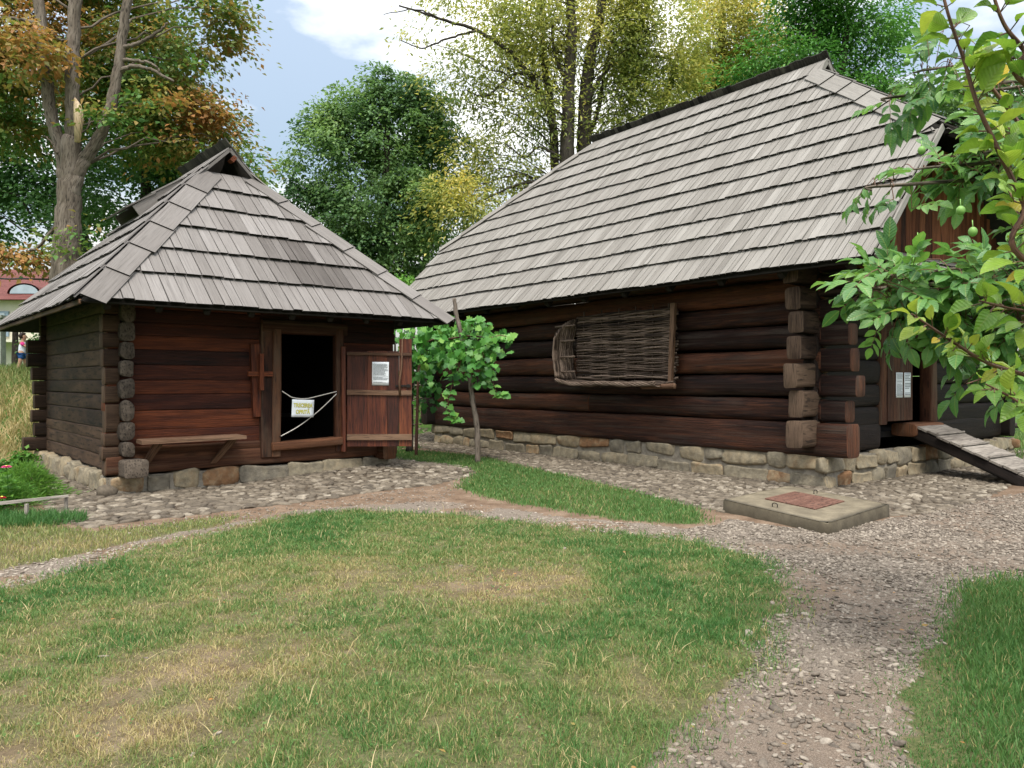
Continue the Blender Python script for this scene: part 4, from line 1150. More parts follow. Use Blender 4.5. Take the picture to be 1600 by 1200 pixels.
for sx in stk: tube(mb, [(sx, -.15, wz0 - .12), (sx + .01, -.15, (wz0 + wz1) / 2), (sx + .02, -.15, wz1 + .08)], .015, 6, .4)
mb.build('stake', M['wicker'], WK, True)
for k_, zz in enumerate((1.80, 2.10, 2.42, 2.72)):
    mb = MB(); tube(mb, [(wx0 - .42 + .03 * abs(k_ - 1.5), -.42, zz), (wx0 + .15, -.36, zz + .01)], .02, 7, .6); mb.build('peg', M['wicker'], WK, True)
mb = MB(); hexa(mb, [(-2.98, -.24, 1.56), (-2.90, -.24, 1.56), (-2.90, -.18, 1.56), (-2.98, -.18, 1.56), (-2.92, -.24, 2.98), (-2.82, -.24, 2.98), (-2.82, -.18, 2.98), (-2.92, -.18, 2.98)], .62, 2)
mb.build('end_board', M['bench'], WK)
mb = MB(); log(mb, (-3.35, -.50, 1.52), (-2.60, -.50, 1.54), .09, .09, 2.2, .55, .01, 10); mb.build('pole', M['bench'], WK, True)

# bench on the hut front
BN = empty('bench', hut_w(0, 0, 0), HUT.rotation_euler.z, 'narrow plank bench fixed to the front wall of the small hut', 'bench')
mb = MB(); hexa(mb, [(.36, -.36, .72), (1.84, -.41, .735), (1.82, -.06, .745), (.36, -.06, .73), (.36, -.36, .775), (1.84, -.41, .785), (1.82, -.06, .795), (.36, -.06, .785)], .72, 0); mb.build('seat', M['bench'], BN)
for x0, x1 in ((.55, .42), (1.62, 1.42)):
    mb = MB(); w = .09
    hexa(mb, [(x1, -.05, .36), (x1 + w, -.05, .36), (x1 + w, .02, .36), (x1, .02, .36), (x0, -.30, .725), (x0 + w * 1.4, -.30, .725), (x0 + w * 1.4, -.22, .725), (x0, -.22, .725)], .5, 2); mb.build('leg', M['bench'], BN)

# text helper: font curves turned into flat meshes, laid on paper
def text_mesh(body, size, mat, name, parent, loc, rot=(math.radians(90), 0, 0), offset=0.0, extrude=0.0006, align='CENTER', sx=1.0):
    cu = bpy.data.curves.new(name, 'FONT'); cu.body = body; cu.size = size; cu.align_x = align; cu.align_y = 'CENTER'; cu.offset = offset; cu.extrude = extrude
    cu.space_line = 1.05
    tmp = bpy.data.objects.new(name, cu); COL.objects.link(tmp)
    dg = bpy.context.evaluated_depsgraph_get(); dg.update()
    me = bpy.data.meshes.new_from_object(tmp.evaluated_get(dg)); bpy.data.objects.remove(tmp)
    me.materials.clear(); me.materials.append(mat)
    o = bpy.data.objects.new(name, me); COL.objects.link(o); o.parent = parent; o.location = loc; o.rotation_euler = rot; o.scale = (sx, 1, 1)
    return o
def paper(name, label, loc, rz, w, h, tilt=0.0):
    e = empty(name, loc, rz, label, 'notice'); e.rotation_euler = (0, tilt, rz)
    mb = MB(); nx_, nz_ = 7, 7; V = []
    for j in range(nz_):
        for i in range(nx_):
            V.append([(i / 6 - .5) * w, -.004 + .0025 * math.sin(i * 1.1 + j * .7) * .6, (j / 6 - .5) * h])
    V = np.array(V); B = V + (0, .002, 0); idx = np.arange(49).reshape(7, 7)
    F = np.stack([idx[:-1, :-1], idx[:-1, 1:], idx[1:, 1:], idx[1:, :-1]], -1).reshape(-1, 4)
    ring = list(idx[0, :]) + list(idx[1:, -1]) + list(idx[-1, -2::-1]) + list(idx[-2:0:-1, 0])
    sides = np.array([[ring[(i + 1) % 24], ring[i], ring[i] + 49, ring[(i + 1) % 24] + 49] for i in range(24)])
    mb.add(np.concatenate([V, B]), [F, F[:, ::-1] + 49, sides]); mb.build('sheet', M['paper'], e)
    return e
def print_lines(e, w, h, x0, z0, z1, n, seed):
    """rows of small illegible print."""
    rr = random.Random(seed); mb = MB(); dz = (z1 - z0) / n
    for k in range(n):
        if rr.random() < .10: continue
        z = z0 + k * dz; x = x0; end = x0 + w * (rr.uniform(.55, 1.0) if rr.random() < .3 else rr.uniform(.9, 1.0))
        while x < end:
            l = rr.uniform(.01, .03); box(mb, (x + l / 2, -.0085, z), (l, .001, abs(dz) * .42), axis=0); x += l + .006
    mb.build('print', M['ink'], e)
# notice on the hut door
RZL = HUT.rotation_euler.z + A_LEAF
def leaf_w(x, y, z):
    v = Vector((x, y, z)); v.rotate(Matrix.Rotation(RZL, 3, 'Z').to_euler()); return v + hut_w(3.70, -.09, 0)
e = paper('paper_notice', 'white typed page pinned to the open plank door of the small hut', leaf_w(.585, -.024, 1.745), RZL, .285, .40, math.radians(.5))
print_lines(e, .235, .4, -.118, .165, -.17, 26, 3)
# two narrow notices on the house door
RZD = HOUSE.rotation_euler.z + math.radians(90)
for yy, lb, sd in ((2.40, 'narrow white page, nearer of the two on the dark door of the large house', 5), (2.68, 'narrow white page with bold print, nearer the dark doorway of the large house', 8)):
    e = paper('paper_notice', lb, house_w(-.085, yy, 1.55), RZD, .225, .42); e['group'] = 'notices on the house door'
    print_lines(e, .18, .42, -.09, .19, -.19, 22 if sd == 5 else 14, sd)
# rope barrier and its sign in the hut doorway
RP = empty('rope_barrier', hut_w(0, 0, 0), HUT.rotation_euler.z, 'pale rope strung in two lines across the dark hut doorway', 'rope')
mb = MB(); L0, S0 = np.array([2.55, -.06, 1.46]), np.array([2.72, -.10, 1.35])
tube(mb, smooth_path([L0, (2.64, -.08, 1.40), S0, (2.90, -.11, 1.325), (3.07, -.10, 1.345), (3.54, -.05, 1.44)], 6), .008, 6, .6)
tube(mb, smooth_path([(2.53, -.06, .72), (2.85, -.07, .88), (3.20, -.07, 1.12), (3.54, -.05, 1.40)], 6), .008, 6, .6)
mb.build('rope', M['rope'], RP, True)
for q in ((2.55, -.05, 1.46), (3.54, -.04, 1.42), (2.53, -.05, .72)):
    mb = MB(); tube(mb, [np.array(q) + (0, .04, 0), np.array(q) + (0, -.02, 0)], .012, 6); mb.build('nail', M['iron'], RP)
sg = paper('paper_sign', 'white sheet with big yellow capitals hanging from the rope in the hut doorway', hut_w(2.885, -.135, 1.17), HUT.rotation_euler.z, .385, .285, math.radians(2.5))
text_mesh('TRECEREA', .088, M['sign_outline'], 'lettering', sg, (0, -.0075, .045), offset=.004, sx=.80); text_mesh('OPRITĂ', .088, M['sign_outline'], 'lettering', sg, (0, -.0075, -.06), offset=.004, sx=.80)
text_mesh('TRECEREA', .088, M['sign_yellow'], 'lettering', sg, (0, -.0095, .045), offset=-.0005, sx=.80); text_mesh('OPRITĂ', .088, M['sign_yellow'], 'lettering', sg, (0, -.0095, -.06), offset=-.0005, sx=.80)

# ramp up to the house door
RM = empty('wooden_ramp', house_w(.02, 3.28, .82), RZD, 'weathered grey plank ramp rising to the dark doorway of the large house', 'ramp')
Lr, drop = 2.35, .92; Wd = 1.02            # local: x along door, -y outward
tr = np.array([0, -math.cos(math.asin(drop / Lr)), -drop / Lr]); nrp = np.array([0, -drop / Lr, -tr[1]])
nrp = np.array([0, tr[2], -tr[1]])
mb = MB(); l = 0; k_ = 0
while l < Lr - .03:
    w = random.uniform(.17, .24); a, b_ = l + .006, min(l + w, Lr) - .006; o = .03 if k_ % 2 else .0
    x0, x1 = -Wd / 2 + random.uniform(-.03, .02), Wd / 2 + random.uniform(-.02, .03)
    P = []
    for q in (0, .035):
        P += [np.array([x0, 0, 0]) + tr * a + nrp * (q + o * .4), np.array([x1, 0, 0]) + tr * a + nrp * (q + o * .4), np.array([x1, 0, 0]) + tr * b_ + nrp * (q + o * .4), np.array([x0, 0, 0]) + tr * b_ + nrp * (q + o * .4)]
    P = [P[i] for i in (3, 2, 1, 0, 7, 6, 5, 4)]
    hexa(mb, P, .5 + random.gauss(0, .13), 0); l += w; k_ += 1
mb.build('deck', M['ramp'], RM)
mb = MB()
l = .35
while l < Lr: 
    p = tr * l + nrp * .052; box(mb, (p[0], p[1], p[2]), (Wd * .98, .045, .03), .45, rotx(-math.asin(drop / Lr))) ; l += .42
mb.build('cleat', M['ramp'], RM)
for sx in (-1, 1):
    mb = MB(); a = np.array([sx * (Wd / 2 - .06), 0, 0]); log(mb, a - nrp * .10, a + tr * (Lr - .02) - nrp * .085, .11, .17, 6, .3, .01); mb.build('side_beam', M['house_side'], RM, True)

# concrete cover slab with a rusted plate
c0 = at(1293, 836); cl_ = at(1133, 800); cr_ = at(1390, 808); 
e1 = (cl_ - c0); e2 = (cr_ - c0); 
e1 = np.array([-.68, 1.46, 0]); e2 = np.array([1.17, 1.10, 0])
SLB = empty('concrete_cover', tuple(c0), 0, 'square concrete well cover with a rusty hatch beside the corner of the large house', 'well cover')
def sp(a, b_, z): q = e1 * a + e2 * b_; return np.array([q[0], q[1], z + .05 * (a + b_) / 2])
mb = MB(); n = 14
gr = [[sp(i / n, j / n, .125 + .008 * (float(fbm(i * .4, j * .4 + 5)) - .5)) for j in range(n + 1)] for i in range(n + 1)]
V = np.array(gr).reshape(-1, 3); idx = np.arange((n + 1) ** 2).reshape(n + 1, n + 1)
ring = list(idx[0, :]) + list(idx[1:, -1]) + list(idx[-1, -2::-1]) + list(idx[-2:0:-1, 0])
cen = V.mean(0)
V2 = V[ring].copy(); V2[:, 2] -= .012; V2[:, :2] = cen[:2] + (V2[:, :2] - cen[:2]) * 1.012
V3 = V2.copy(); V3[:, 2] = -.06; V3[:, :2] += .01 * RNG.normal(size=V3[:, :2].shape)
nr_ = len(ring); o1 = len(V); o2 = o1 + nr_
F1 = np.stack([idx[:-1, :-1], idx[:-1, 1:], idx[1:, 1:], idx[1:, :-1]], -1).reshape(-1, 4)[:, ::-1]
ii = np.arange(nr_); jj = np.roll(ii, -1); rg = np.array(ring)
mb.add(np.concatenate([V, V2, V3]), [F1, np.stack([rg[ii], rg[jj], o1 + jj, o1 + ii], 1)[:, ::-1], np.stack([o1 + ii, o1 + jj, o2 + jj, o2 + ii], 1)[:, ::-1]], np.concatenate([np.full(len(V), .85), np.full(nr_, .5), np.full(nr_, .12)]))  # sides toned darker downward than the top, shade put into the colour
mb.build('slab', M['concrete'], SLB)
mb = MB()
for k_ in range(16):
    f0 = .28 + .50 * k_ / 16; f1 = f0 + .50 / 16 * .93
    P = [sp(f0, .30, .118), sp(f1, .30, .118), sp(f1, .78, .118), sp(f0, .78, .118)]; P = P + [q + (0, 0, .020) for q in P]; P = [P[i] for i in (3, 2, 1, 0, 7, 6, 5, 4)]
    hexa(mb, P, .5 + random.gauss(0, .05), 1)
mb.build('hatch_plate', M['rust'], SLB)
for a, b_, rr in ((.62, .88, .6), (.55, .12, 2.2)):
    p = sp(a, b_, .12); mb = MB(); d2 = np.array([math.cos(rr), math.sin(rr), 0]) * .032
    tube(mb, smooth_path([p - d2, p - d2 + (0, 0, .04), p + (0, 0, .052), p + d2 + (0, 0, .04), p + d2], 5), .0055, 6); mb.build('lifting_loop', M['iron'], SLB, True)
# round fieldstone at the hut corner
mb = MB(); p = at(168, 776); stones(mb, np.array([[p[0], p[1], .06]]), np.array([.13]), np.array([.11]), np.array([.10]), np.array([.4]), np.array([.35]), blob_template(16, 10, 2.4), .08)
tag(mb.build('fieldstone', M['cobble'], None, True), 'rounded grey stone on the cobbles against the near corner of the small hut', 'stone')
#@@PART2@@
# ------------------------------------------------------------------ trees
KITE = np.array([[0, 0, 0], [.42, .30, .10], [1, 0, -.06], [.42, -.30, .10]]); KITEF = np.array([[0, 1, 2], [0, 2, 3]])[:, ::-1]
def wp(px, py, d): return atd(px, py, d)
def px_path(pts, d): return smooth_path([wp(a, b_, d + (c[0] if c else 0)) for a, b_, *c in pts], 8)
def limb(mb, pts, d, r0, r1, nseg=10, wob=.12, tone=.5):
    P = px_path(pts, d); n = len(P); P = P + RNG.normal(size=P.shape) * .012
    tube(mb, P, np.linspace(r0, r1, n), nseg, tone, wob=wob); return P

def crown(mb, ells, d, nleaf, size, tonef, dr=2.2, flat=.5, cl=.55, droop=.35, narrow=1.0, per=60, twigs=None, shell=.45, loose=1.0):
    """leaf sprays through several ellipsoids given as (photo px, py, rx px, ry px, weight[, depth offset])."""
    k = d / F_PX; Wt = np.array([e[2] * e[3] * e[4] for e in ells], float); Wt /= Wt.sum()
    sites = []
    for e, w in zip(ells, Wt):
        n = max(3, int(nleaf * w / per)); dd = d + (e[5] if len(e) > 5 else 0)
        c = wp(e[0], e[1], dd); R = np.array([e[2] * k, min(dr, (e[2] + e[3]) * .5 * k * 1.1), e[3] * k])
        D = rdirs(n * 3); r = RNG.random(n * 3) ** shell
        S = D * r[:, None] * R * (.82 + .5 * (fbm(D[:, 0] * 2 + e[0], D[:, 2] * 2 + e[1], 3))[:, None])
        q = fbm((S[:, 0] + c[0]) * .9, (S[:, 2] + c[2]) * .9 + (S[:, 1]) * .7, 3); o = np.argsort(-(q + .25 * RNG.random(len(q))))[:n]
        S = S[o]
        sites.append((S + c, D[o]))
    C = np.concatenate([s[0] for s in sites]); Dr = np.concatenate([s[1] for s in sites])
    n = len(C); rad = cl * (.55 + .8 * RNG.random(n)); ct = tonef(C)
    m_ = (per * (.5 + RNG.random(n))).astype(int); I = np.repeat(np.arange(n), m_)
    g = RNG.normal(size=(len(I), 3)) * np.array([1, 1, flat]) * .62 * loose
    h2 = g[:, 0] ** 2 + g[:, 1] ** 2
    g[:, 2] -= droop * h2
    P = C[I] + g * rad[I][:, None]
    out = norm(g + .8 * Dr[I] + (0, 0, .2))
    D = norm(out * (1, 1, .35) + RNG.normal(size=out.shape) * .45 + (0, 0, -.35))
    N = norm(np.array([0, 0, 1.0]) + .55 * out + RNG.normal(size=out.shape) * .45)
    X, Y, Z = frames(D, N)
    s = size * (.6 + .8 * RNG.random(len(I)))
    tone = np.clip(ct[I] + .10 * RNG.normal(size=len(I)), 0, 1)
    scatter(mb, KITE, KITEF, P, X, Y, Z, tone, np.stack([s, s * narrow, s], 1))
    return C

def tree(name, label, trunkf, ells, d, nleaf, size, mat, bark, tonef, group, nbr=26, axis_px=None, **kw):
    base = kw.pop('base'); root = empty(name, tuple(base), 0, label, 'tree', group)
    off = np.array(base)
    mb = MB(); C = crown(mb, ells, d, nleaf, size, tonef, **kw)
    mb.v = [v - off for v in mb.v]; mb.build('crown', mat, root)
    mt = MB(); trunkf(mt)
    if axis_px is not None:     # thin branches out to the sprays
        ax = px_path(axis_px, d); pick = RNG.choice(len(C), min(nbr, len(C)), replace=False)
        for i in pick:
            c = C[i]; zc = c[2] - .45 * np.linalg.norm((c - ax.mean(0))[:2]) - .5
            a = ax[np.argmin(np.abs(ax[:, 2] - zc))]; L = np.linalg.norm(c - a)
            mid = a * .5 + c * .5 + np.array([0, 0, .08 * L]) + RNG.normal(size=3) * .06 * L
            P = smooth_path([a, mid, c], 6); P[1:-1] += RNG.normal(size=P[1:-1].shape) * .03 * L * .4
            tube(mt, P, np.linspace(.008 + .006 * L, .008, len(P)), 6, .4, wob=.1)
    mt.v = [v - off for v in mt.v]; mt.build('trunk', bark, root, True)
    return root
def gz(x, y): return float(gh(np.array([x]), np.array([y]))[0])
def gbase(px, d):
    x = (px - CX) / F_PX * d; return np.array([x, d, gz(x, d)])
def low(px, d):   # photo row of the ground there
    b_ = gbase(px, d); return HZ + (EYE - b_[2] + .15) / d * F_PX

GT = 'trees around the two log buildings'
# horse chestnut with rusty leaves
bs = gbase(97, 19.0)
def tf(mt):
    limb(mt, [(97, low(97, 19)), (100, 470), (104, 400), (107, 330), (110, 275), (112, 218)], 19, .37, .23, 16, .10, .5)
    limb(mt, [(106, 322, -.02), (101, 275, -.03), (92, 225), (80, 180), (72, 120), (66, 50), (48, -80)], 19, .17, .12, 12)
    limb(mt, [(109, 310, .03), (113, 210), (113, 140), (114, 80), (118, 0), (126, -90)], 19, .18, .13, 12)
    limb(mt, [(108, 325, -.03), (116, 290, -.06), (128, 258), (150, 222), (168, 185), (180, 130), (190, 70), (205, -60)], 19, .17, .105, 12)
    limb(mt, [(186, 112), (205, 104), (235, 108), (272, 128)], 19, .07, .03, 7)
    limb(mt, [(190, 75), (214, 68), (240, 55), (262, 36)], 19, .06, .025, 7)
    limb(mt, [(188, 92), (215, 95), (238, 100), (250, 112)], 19, .05, .02, 7)
    limb(mt, [(76, 60), (60, 40), (30, 30), (-20, 25)], 19, .07, .03, 7)
    limb(mt, [(90, 240), (80, 222), (70, 212)], 18.7, .035, .022, 6)
    limb(mt, [(66, 60), (95, 85), (108, 100)], 18.6, .035, .02, 6)
    limb(mt, [(104, 330), (60, 385), (20, 400), (-30, 410)], 19.2, .05, .02, 6)
def tone_ch(C):
    px = CX + C[:, 0] / C[:, 1] * F_PX; py = HZ - (C[:, 2] - EYE) / C[:, 1] * F_PX
    t = .40 + .62 * (fbm(px / 55, py / 38 + 3, 3) - .42)
    t = t + .34 * np.exp(-((px - 40) / 110) ** 2 - ((py - 60) / 90) ** 2) + .26 * np.exp(-((px - 310) / 80) ** 2 - ((py - 190) / 80) ** 2) + .05
    t = t + .30 * (RNG.random(len(C)) - .5) + .3 * np.exp(-((px - 30) / 60) ** 2 - ((py - 395) / 35) ** 2)
    return np.clip(t, .02, 1)
chest = tree('chestnut_tree', 'forked chestnut tree with rust coloured leaves and a torn limb behind the small hut', tf,
     [(60, 60, 160, 120, .8, 2.6), (250, 70, 150, 110, .9, 2.8), (315, 190, 85, 90, 1.0, 2.4), (230, 200, 100, 80, .6, 3.0), (20, 180, 110, 90, .6, 2.6), (345, 40, 55, 60, .6, 2.2), (130, -80, 300, 90, .7, 2), (20, 392, 62, 24, 1.1, .6), (360, 262, 50, 45, .9, 2.6), (20, 70, 46, 50, .8, -.8), (95, 90, 40, 14, .5, -.8), (180, 178, 26, 16, .9, -.5), (110, 395, 34, 50, .35, -.5), (250, 150, 50, 20, .5, -.3)],
     19.0, 44000, .15, M['chestnut'], M['bark'], tone_ch, GT, axis_px=[(110, 262), (113, 140), (118, -60)], nbr=18, base=bs, dr=1.6, cl=.52, flat=.30, per=50, droop=.25)
mb = MB(); p = [wp(121, 222, 18.63), wp(123, 185, 18.62), wp(122, 166, 18.60), wp(117, 153, 18.62)]
tube(mb, p, [.06, .10, .085, .02], 7, .5, wob=.5); mb.v = [v - bs for v in mb.v]; mb.build('torn_limb', M['torn'], chest)

def simple_tone(base, amp, k=40):
    def f(C):
        px = CX + C[:, 0] / C[:, 1] * F_PX; py = HZ - (C[:, 2] - EYE) / C[:, 1] * F_PX
        return np.clip(base + amp * 2 * (fbm(px / k, py / k + base * 9, 3) - .5) + .18 * (RNG.random(len(C)) - .5), 0, 1)
    return f
def trunk_simple(pts, d, r0, r1, extra=()):
    def f(mt):
        limb(mt, [(pts[0][0], low(pts[0][0], d))] + list(pts), d, r0, r1, 12)
        for e, a, b_ in extra: limb(mt, e, d, a, b_, 8)
    return f
# dark trees behind the chestnut
tree('maple_tree', 'dark green tree standing behind the chestnut at the left edge', trunk_simple([(128, 400), (120, 300), (100, 150)], 27, .3, .12),
     [(20, 320, 100, 62, 1), (110, 300, 90, 90, .8), (40, 230, 110, 80, .9), (-60, 250, 90, 140, .6), (30, 130, 120, 90, .6)], 27, 19000, .18, M['dark_tree'], M['bark_dark'], simple_tone(.42, .35), GT, base=gbase(128, 27), axis_px=[(126, 400), (115, 250), (100, 120)], dr=3, cl=.75, per=52)
tree('maple_tree', 'dark green tree between the chestnut limbs and the hut roof', trunk_simple([(225, 400), (228, 300), (232, 150)], 26, .28, .12),
     [(230, 275, 95, 75, 1), (310, 300, 80, 60, .9), (180, 330, 70, 60, .7), (270, 200, 110, 70, .8), (380, 268, 46, 42, .5), (210, 130, 110, 90, .8)], 26, 20000, .17, M['dark_tree'], M['bark_dark'], simple_tone(.5, .35), GT, base=gbase(225, 26), axis_px=[(225, 400), (230, 250), (235, 120)], dr=3, cl=.7, per=52)
# linden between the roofs
tree('linden_tree', 'full rounded green tree rising between the two roofs', trunk_simple([(598, 430), (602, 330), (606, 190)], 30, .34, .10),
     [(600, 255, 112, 120, 1.2), (575, 355, 118, 85, 1.1), (668, 345, 80, 90, 1.0), (525, 205, 58, 62, .9), (628, 150, 52, 46, 1.0), (500, 300, 54, 50, .9), (668, 220, 62, 70, .9), (590, 132, 30, 30, .8), (545, 165, 40, 40, .8), (690, 180, 26, 40, .4), (470, 290, 30, 24, .6), (505, 185, 26, 24, .7), (600, 420, 90, 50, .9)] + [(600, 118, 9, 26, .8), (632, 112, 8, 28, .8), (562, 146, 9, 24, .8), (522, 172, 10, 22, .8), (484, 212, 15, 12, .8), (452, 262, 17, 9, .8), (662, 132, 8, 26, .8), (692, 168, 9, 22, .8), (446, 310, 15, 9, .8), (580, 128, 6, 20, .7), (540, 165, 7, 20, .7)] + [(600 + 128 * math.cos(a) * (1 + .14 * math.sin(a * 5)), 270 - 135 * math.sin(a) * (1 + .10 * math.sin(a * 7 + 1)), 16 + 8 * math.sin(a * 11), 20, .75) for a in np.linspace(-.5, 3.6, 17)],
     30, 72000, .15, M['linden'], M['bark_dark'], simple_tone(.50, .60, 30), GT, base=gbase(598, 30), axis_px=[(600, 420), (603, 300), (606, 170)], dr=3.2, cl=.60, per=80, flat=.26, droop=.55, shell=.75, nbr=30)
# tall yellowing locusts behind the house
def tone_lo(C):
    px = CX + C[:, 0] / C[:, 1] * F_PX; py = HZ - (C[:, 2] - EYE) / C[:, 1] * F_PX
    t = .46 + .75 * (fbm(px / 42, py / 36 + 3, 3) - .5) + .20 * (RNG.random(len(C)) - .5)
    t = t + .22 * np.exp(-((px - 880) / 90) ** 2 - ((py - 50) / 60) ** 2) + .18 * np.exp(-((px - 710) / 60) ** 2 - ((py - 300) / 40) ** 2) - .22 * np.exp(-((px - 800) / 60) ** 2 - ((py - 190) / 50) ** 2)
    return np.clip(t, 0, .9)
def t1(mt):
    limb(mt, [(884, low(884, 28)), (885, 330), (886, 240), (889, 130), (893, 50), (884, -80)], 28, .34, .14, 12)
    limb(mt, [(870, low(870, 28)), (868, 300), (863, 190), (851, 110), (846, 20), (838, -60)], 28.4, .20, .07, 9)
    limb(mt, [(866, 200), (835, 130), (800, 85), (745, 48), (690, 30), (622, 8)], 27.8, .12, .03, 8)
    limb(mt, [(745, 48), (700, 60), (660, 75), (625, 62)], 27.6, .05, .015, 6); limb(mt, [(690, 30), (650, 15), (600, 22)], 27.6, .035, .012, 6)
    limb(mt, [(880, 300), (830, 285), (780, 300), (720, 330)], 27.4, .07, .02, 7); limb(mt, [(850, 120), (805, 115), (760, 150), (725, 140)], 27.6, .07, .02, 7)
    limb(mt, [(889, 130), (868, 90), (862, 30)], 28, .09, .04, 7); limb(mt, [(868, 240), (840, 230), (820, 245), (790, 225)], 27.4, .05, .02, 6)
tree('locust_tree', 'tall yellowing tree with a long bare branch reaching left over the gap', t1,
     [(850, 45, 95, 70, 1.0), (770, 60, 66, 60, .8), (835, 160, 80, 62, .75), (728, 120, 40, 60, .6), (762, 245, 55, 55, .55), (698, 298, 44, 34, 1.3, -1), (742, 322, 52, 32, 1.0, -1), (715, 230, 36, 36, .4), (810, 262, 52, 40, .7), (800, -40, 150, 50, .6), (664, 40, 50, 26, .16), (700, 90, 36, 40, .3)],
     28, 25000, .165, M['locust'], M['bark_dark'], tone_lo, GT, base=gbase(884, 28), axis_px=[(886, 300), (889, 130), (890, -60)], dr=2.4, cl=.62, per=34, narrow=.62, droop=.55, nbr=44, loose=1.15)
def t2(mt):
    limb(mt, [(914, low(914, 28.8)), (913, 330), (912, 240), (915, 160), (922, 90), (938, 20), (950, -80)], 28.8, .36, .14, 12)
    limb(mt, [(915, 165), (940, 120), (985, 85), (1050, 92)], 28.6, .11, .04, 8); limb(mt, [(913, 230), (935, 170), (945, 110), (960, 50)], 29, .10, .04, 8)
    limb(mt, [(930, 60), (970, 70), (1010, 66)], 28.5, .07, .03, 7); limb(mt, [(1020, 190), (1045, 140), (1066, 60)], 29.5, .16, .08, 8)
tree('locust_tree', 'tall yellow green tree with a dark trunk just left of the house ridge', t2,
     [(945, 60, 110, 80, 1.0), (1010, 50, 90, 80, .9), (960, 160, 80, 56, .9), (1030, 140, 80, 60, .9), (910, 210, 50, 40, .5), (990, -40, 150, 50, .6), (1060, 100, 60, 60, .6)],
     28.8, 26000, .165, M['locust'], M['bark_dark'], lambda C: np.clip(tone_lo(C) - .02, 0, 1), GT, base=gbase(914, 28.8), axis_px=[(913, 280), (918, 130), (945, -60)], dr=2.6, cl=.62, per=36, narrow=.62, droop=.55, nbr=36)
tree('locust_tree', 'orange yellow tree above the middle of the house ridge', trunk_simple([(1120, 250), (1125, 120), (1130, 0)], 32, .3, .1),
     [(1120, 50, 90, 80, 1.0), (1190, 60, 60, 70, .9), (1080, 120, 60, 50, .8), (1150, 130, 60, 46, .6), (1130, -40, 120, 50, .6)],
     32, 22000, .18, M['locust'], M['bark_dark'], lambda C: np.clip(tone_lo(C) + .20, 0, 1), GT, base=gbase(1120, 32), axis_px=[(1120, 250), (1125, 120), (1130, -40)], dr=2.6, cl=.6, per=36, narrow=.62, droop=.5)
tree('acacia_tree', 'fresh green feathery tree behind the right end of the house ridge', trunk_simple([(1300, 300), (1305, 180), (1325, 40)], 26, .3, .1, [([(1300, 200), (1285, 120), (1270, 40)], .14, .05)]),
     [(1320, 40, 80, 70, 1.1), (1290, 120, 60, 60, 1.0), (1345, 150, 56, 60, 1.1), (1230, 90, 60, 50, .8), (1175, 120, 60, 36, .7), (1385, 40, 40, 50, .4), (1330, 210, 60, 50, 1), (1310, -50, 110, 50, .6), (1260, 20, 60, 50, .6)],
     26, 32000, .16, M['acacia'], M['bark_dark'], simple_tone(.46, .42, 30), GT, base=gbase(1300, 26), axis_px=[(1300, 300), (1308, 160), (1325, -20)], dr=2.4, cl=.6, per=44, narrow=.7, droop=.5)
tree('maple_tree', 'green tree seen through the walnut leaves right of the house', trunk_simple([(1500, 420), (1505, 300), (1510, 160)], 24, .28, .1),
     [(1450, 185, 70, 60, 1), (1530, 170, 80, 70, 1), (1400, 235, 60, 44, .8), (1600, 200, 90, 90, .8), (1520, 270, 100, 60, .8), (1620, 380, 80, 140, .6)], 24, 22000, .17, M['linden'], M['bark_dark'], simple_tone(.5, .35), GT, base=gbase(1500, 24), axis_px=[(1500, 400), (1508, 200), (1510, 120)], dr=2.6, cl=.65, per=46)
# low greenery
def bush(name, label, ells, d, n, size, mat, tf_, base, **kw):
    r = empty(name, tuple(base), 0, label, 'shrub'); mb = MB(); C = crown(mb, ells, d, n, size, tf_, **kw); mb.v = [v - base for v in mb.v]; mb.build('foliage', mat, r)
    mt = MB()
    for c in C[:: max(1, len(C) // 8)]:
        tube(mt, smooth_path([base + (0, 0, -.05), base * .5 + c * .5 + RNG.normal(size=3) * .06, c], 4), [.025] * 5 + [.02] * 3 + [.012], 5)if False else tube(mt, [base + (0, 0, -.05), base * .5 + c * .5 + RNG.normal(size=3) * .06, c], [.03, .02, .01], 5)
    mt.v = [v - base for v in mt.v]; mt.build('stem', M['bark_dark'], r, True); return r
bush('shrub', 'light green shrub in the gap between the two roofs', [(625, 440, 22, 12, 1), (612, 452, 24, 14, 1)], 24, 1500, .12, M['acacia'], simple_tone(.7, .3), gbase(622, 24), cl=.3, dr=.8, per=30)
bush('shrub', 'dark shrub beside the child at the back corner of the hut', [(56, 548, 14, 24, 1), (66, 560, 14, 18, 1)], 20.6, 1300, .08, M['dark_tree'], simple_tone(.7, .3), gbase(60, 20.6), cl=.18, dr=.4, per=30)
bush('shrub', 'small green weed at the foot of the grassy bank', [(22, 728, 22, 14, 1), (40, 716, 12, 12, .7)], 14.0, 900, .09, M['bed'], simple_tone(.4, .4), gbase(28, 14.0), cl=.16, dr=.4, per=25)
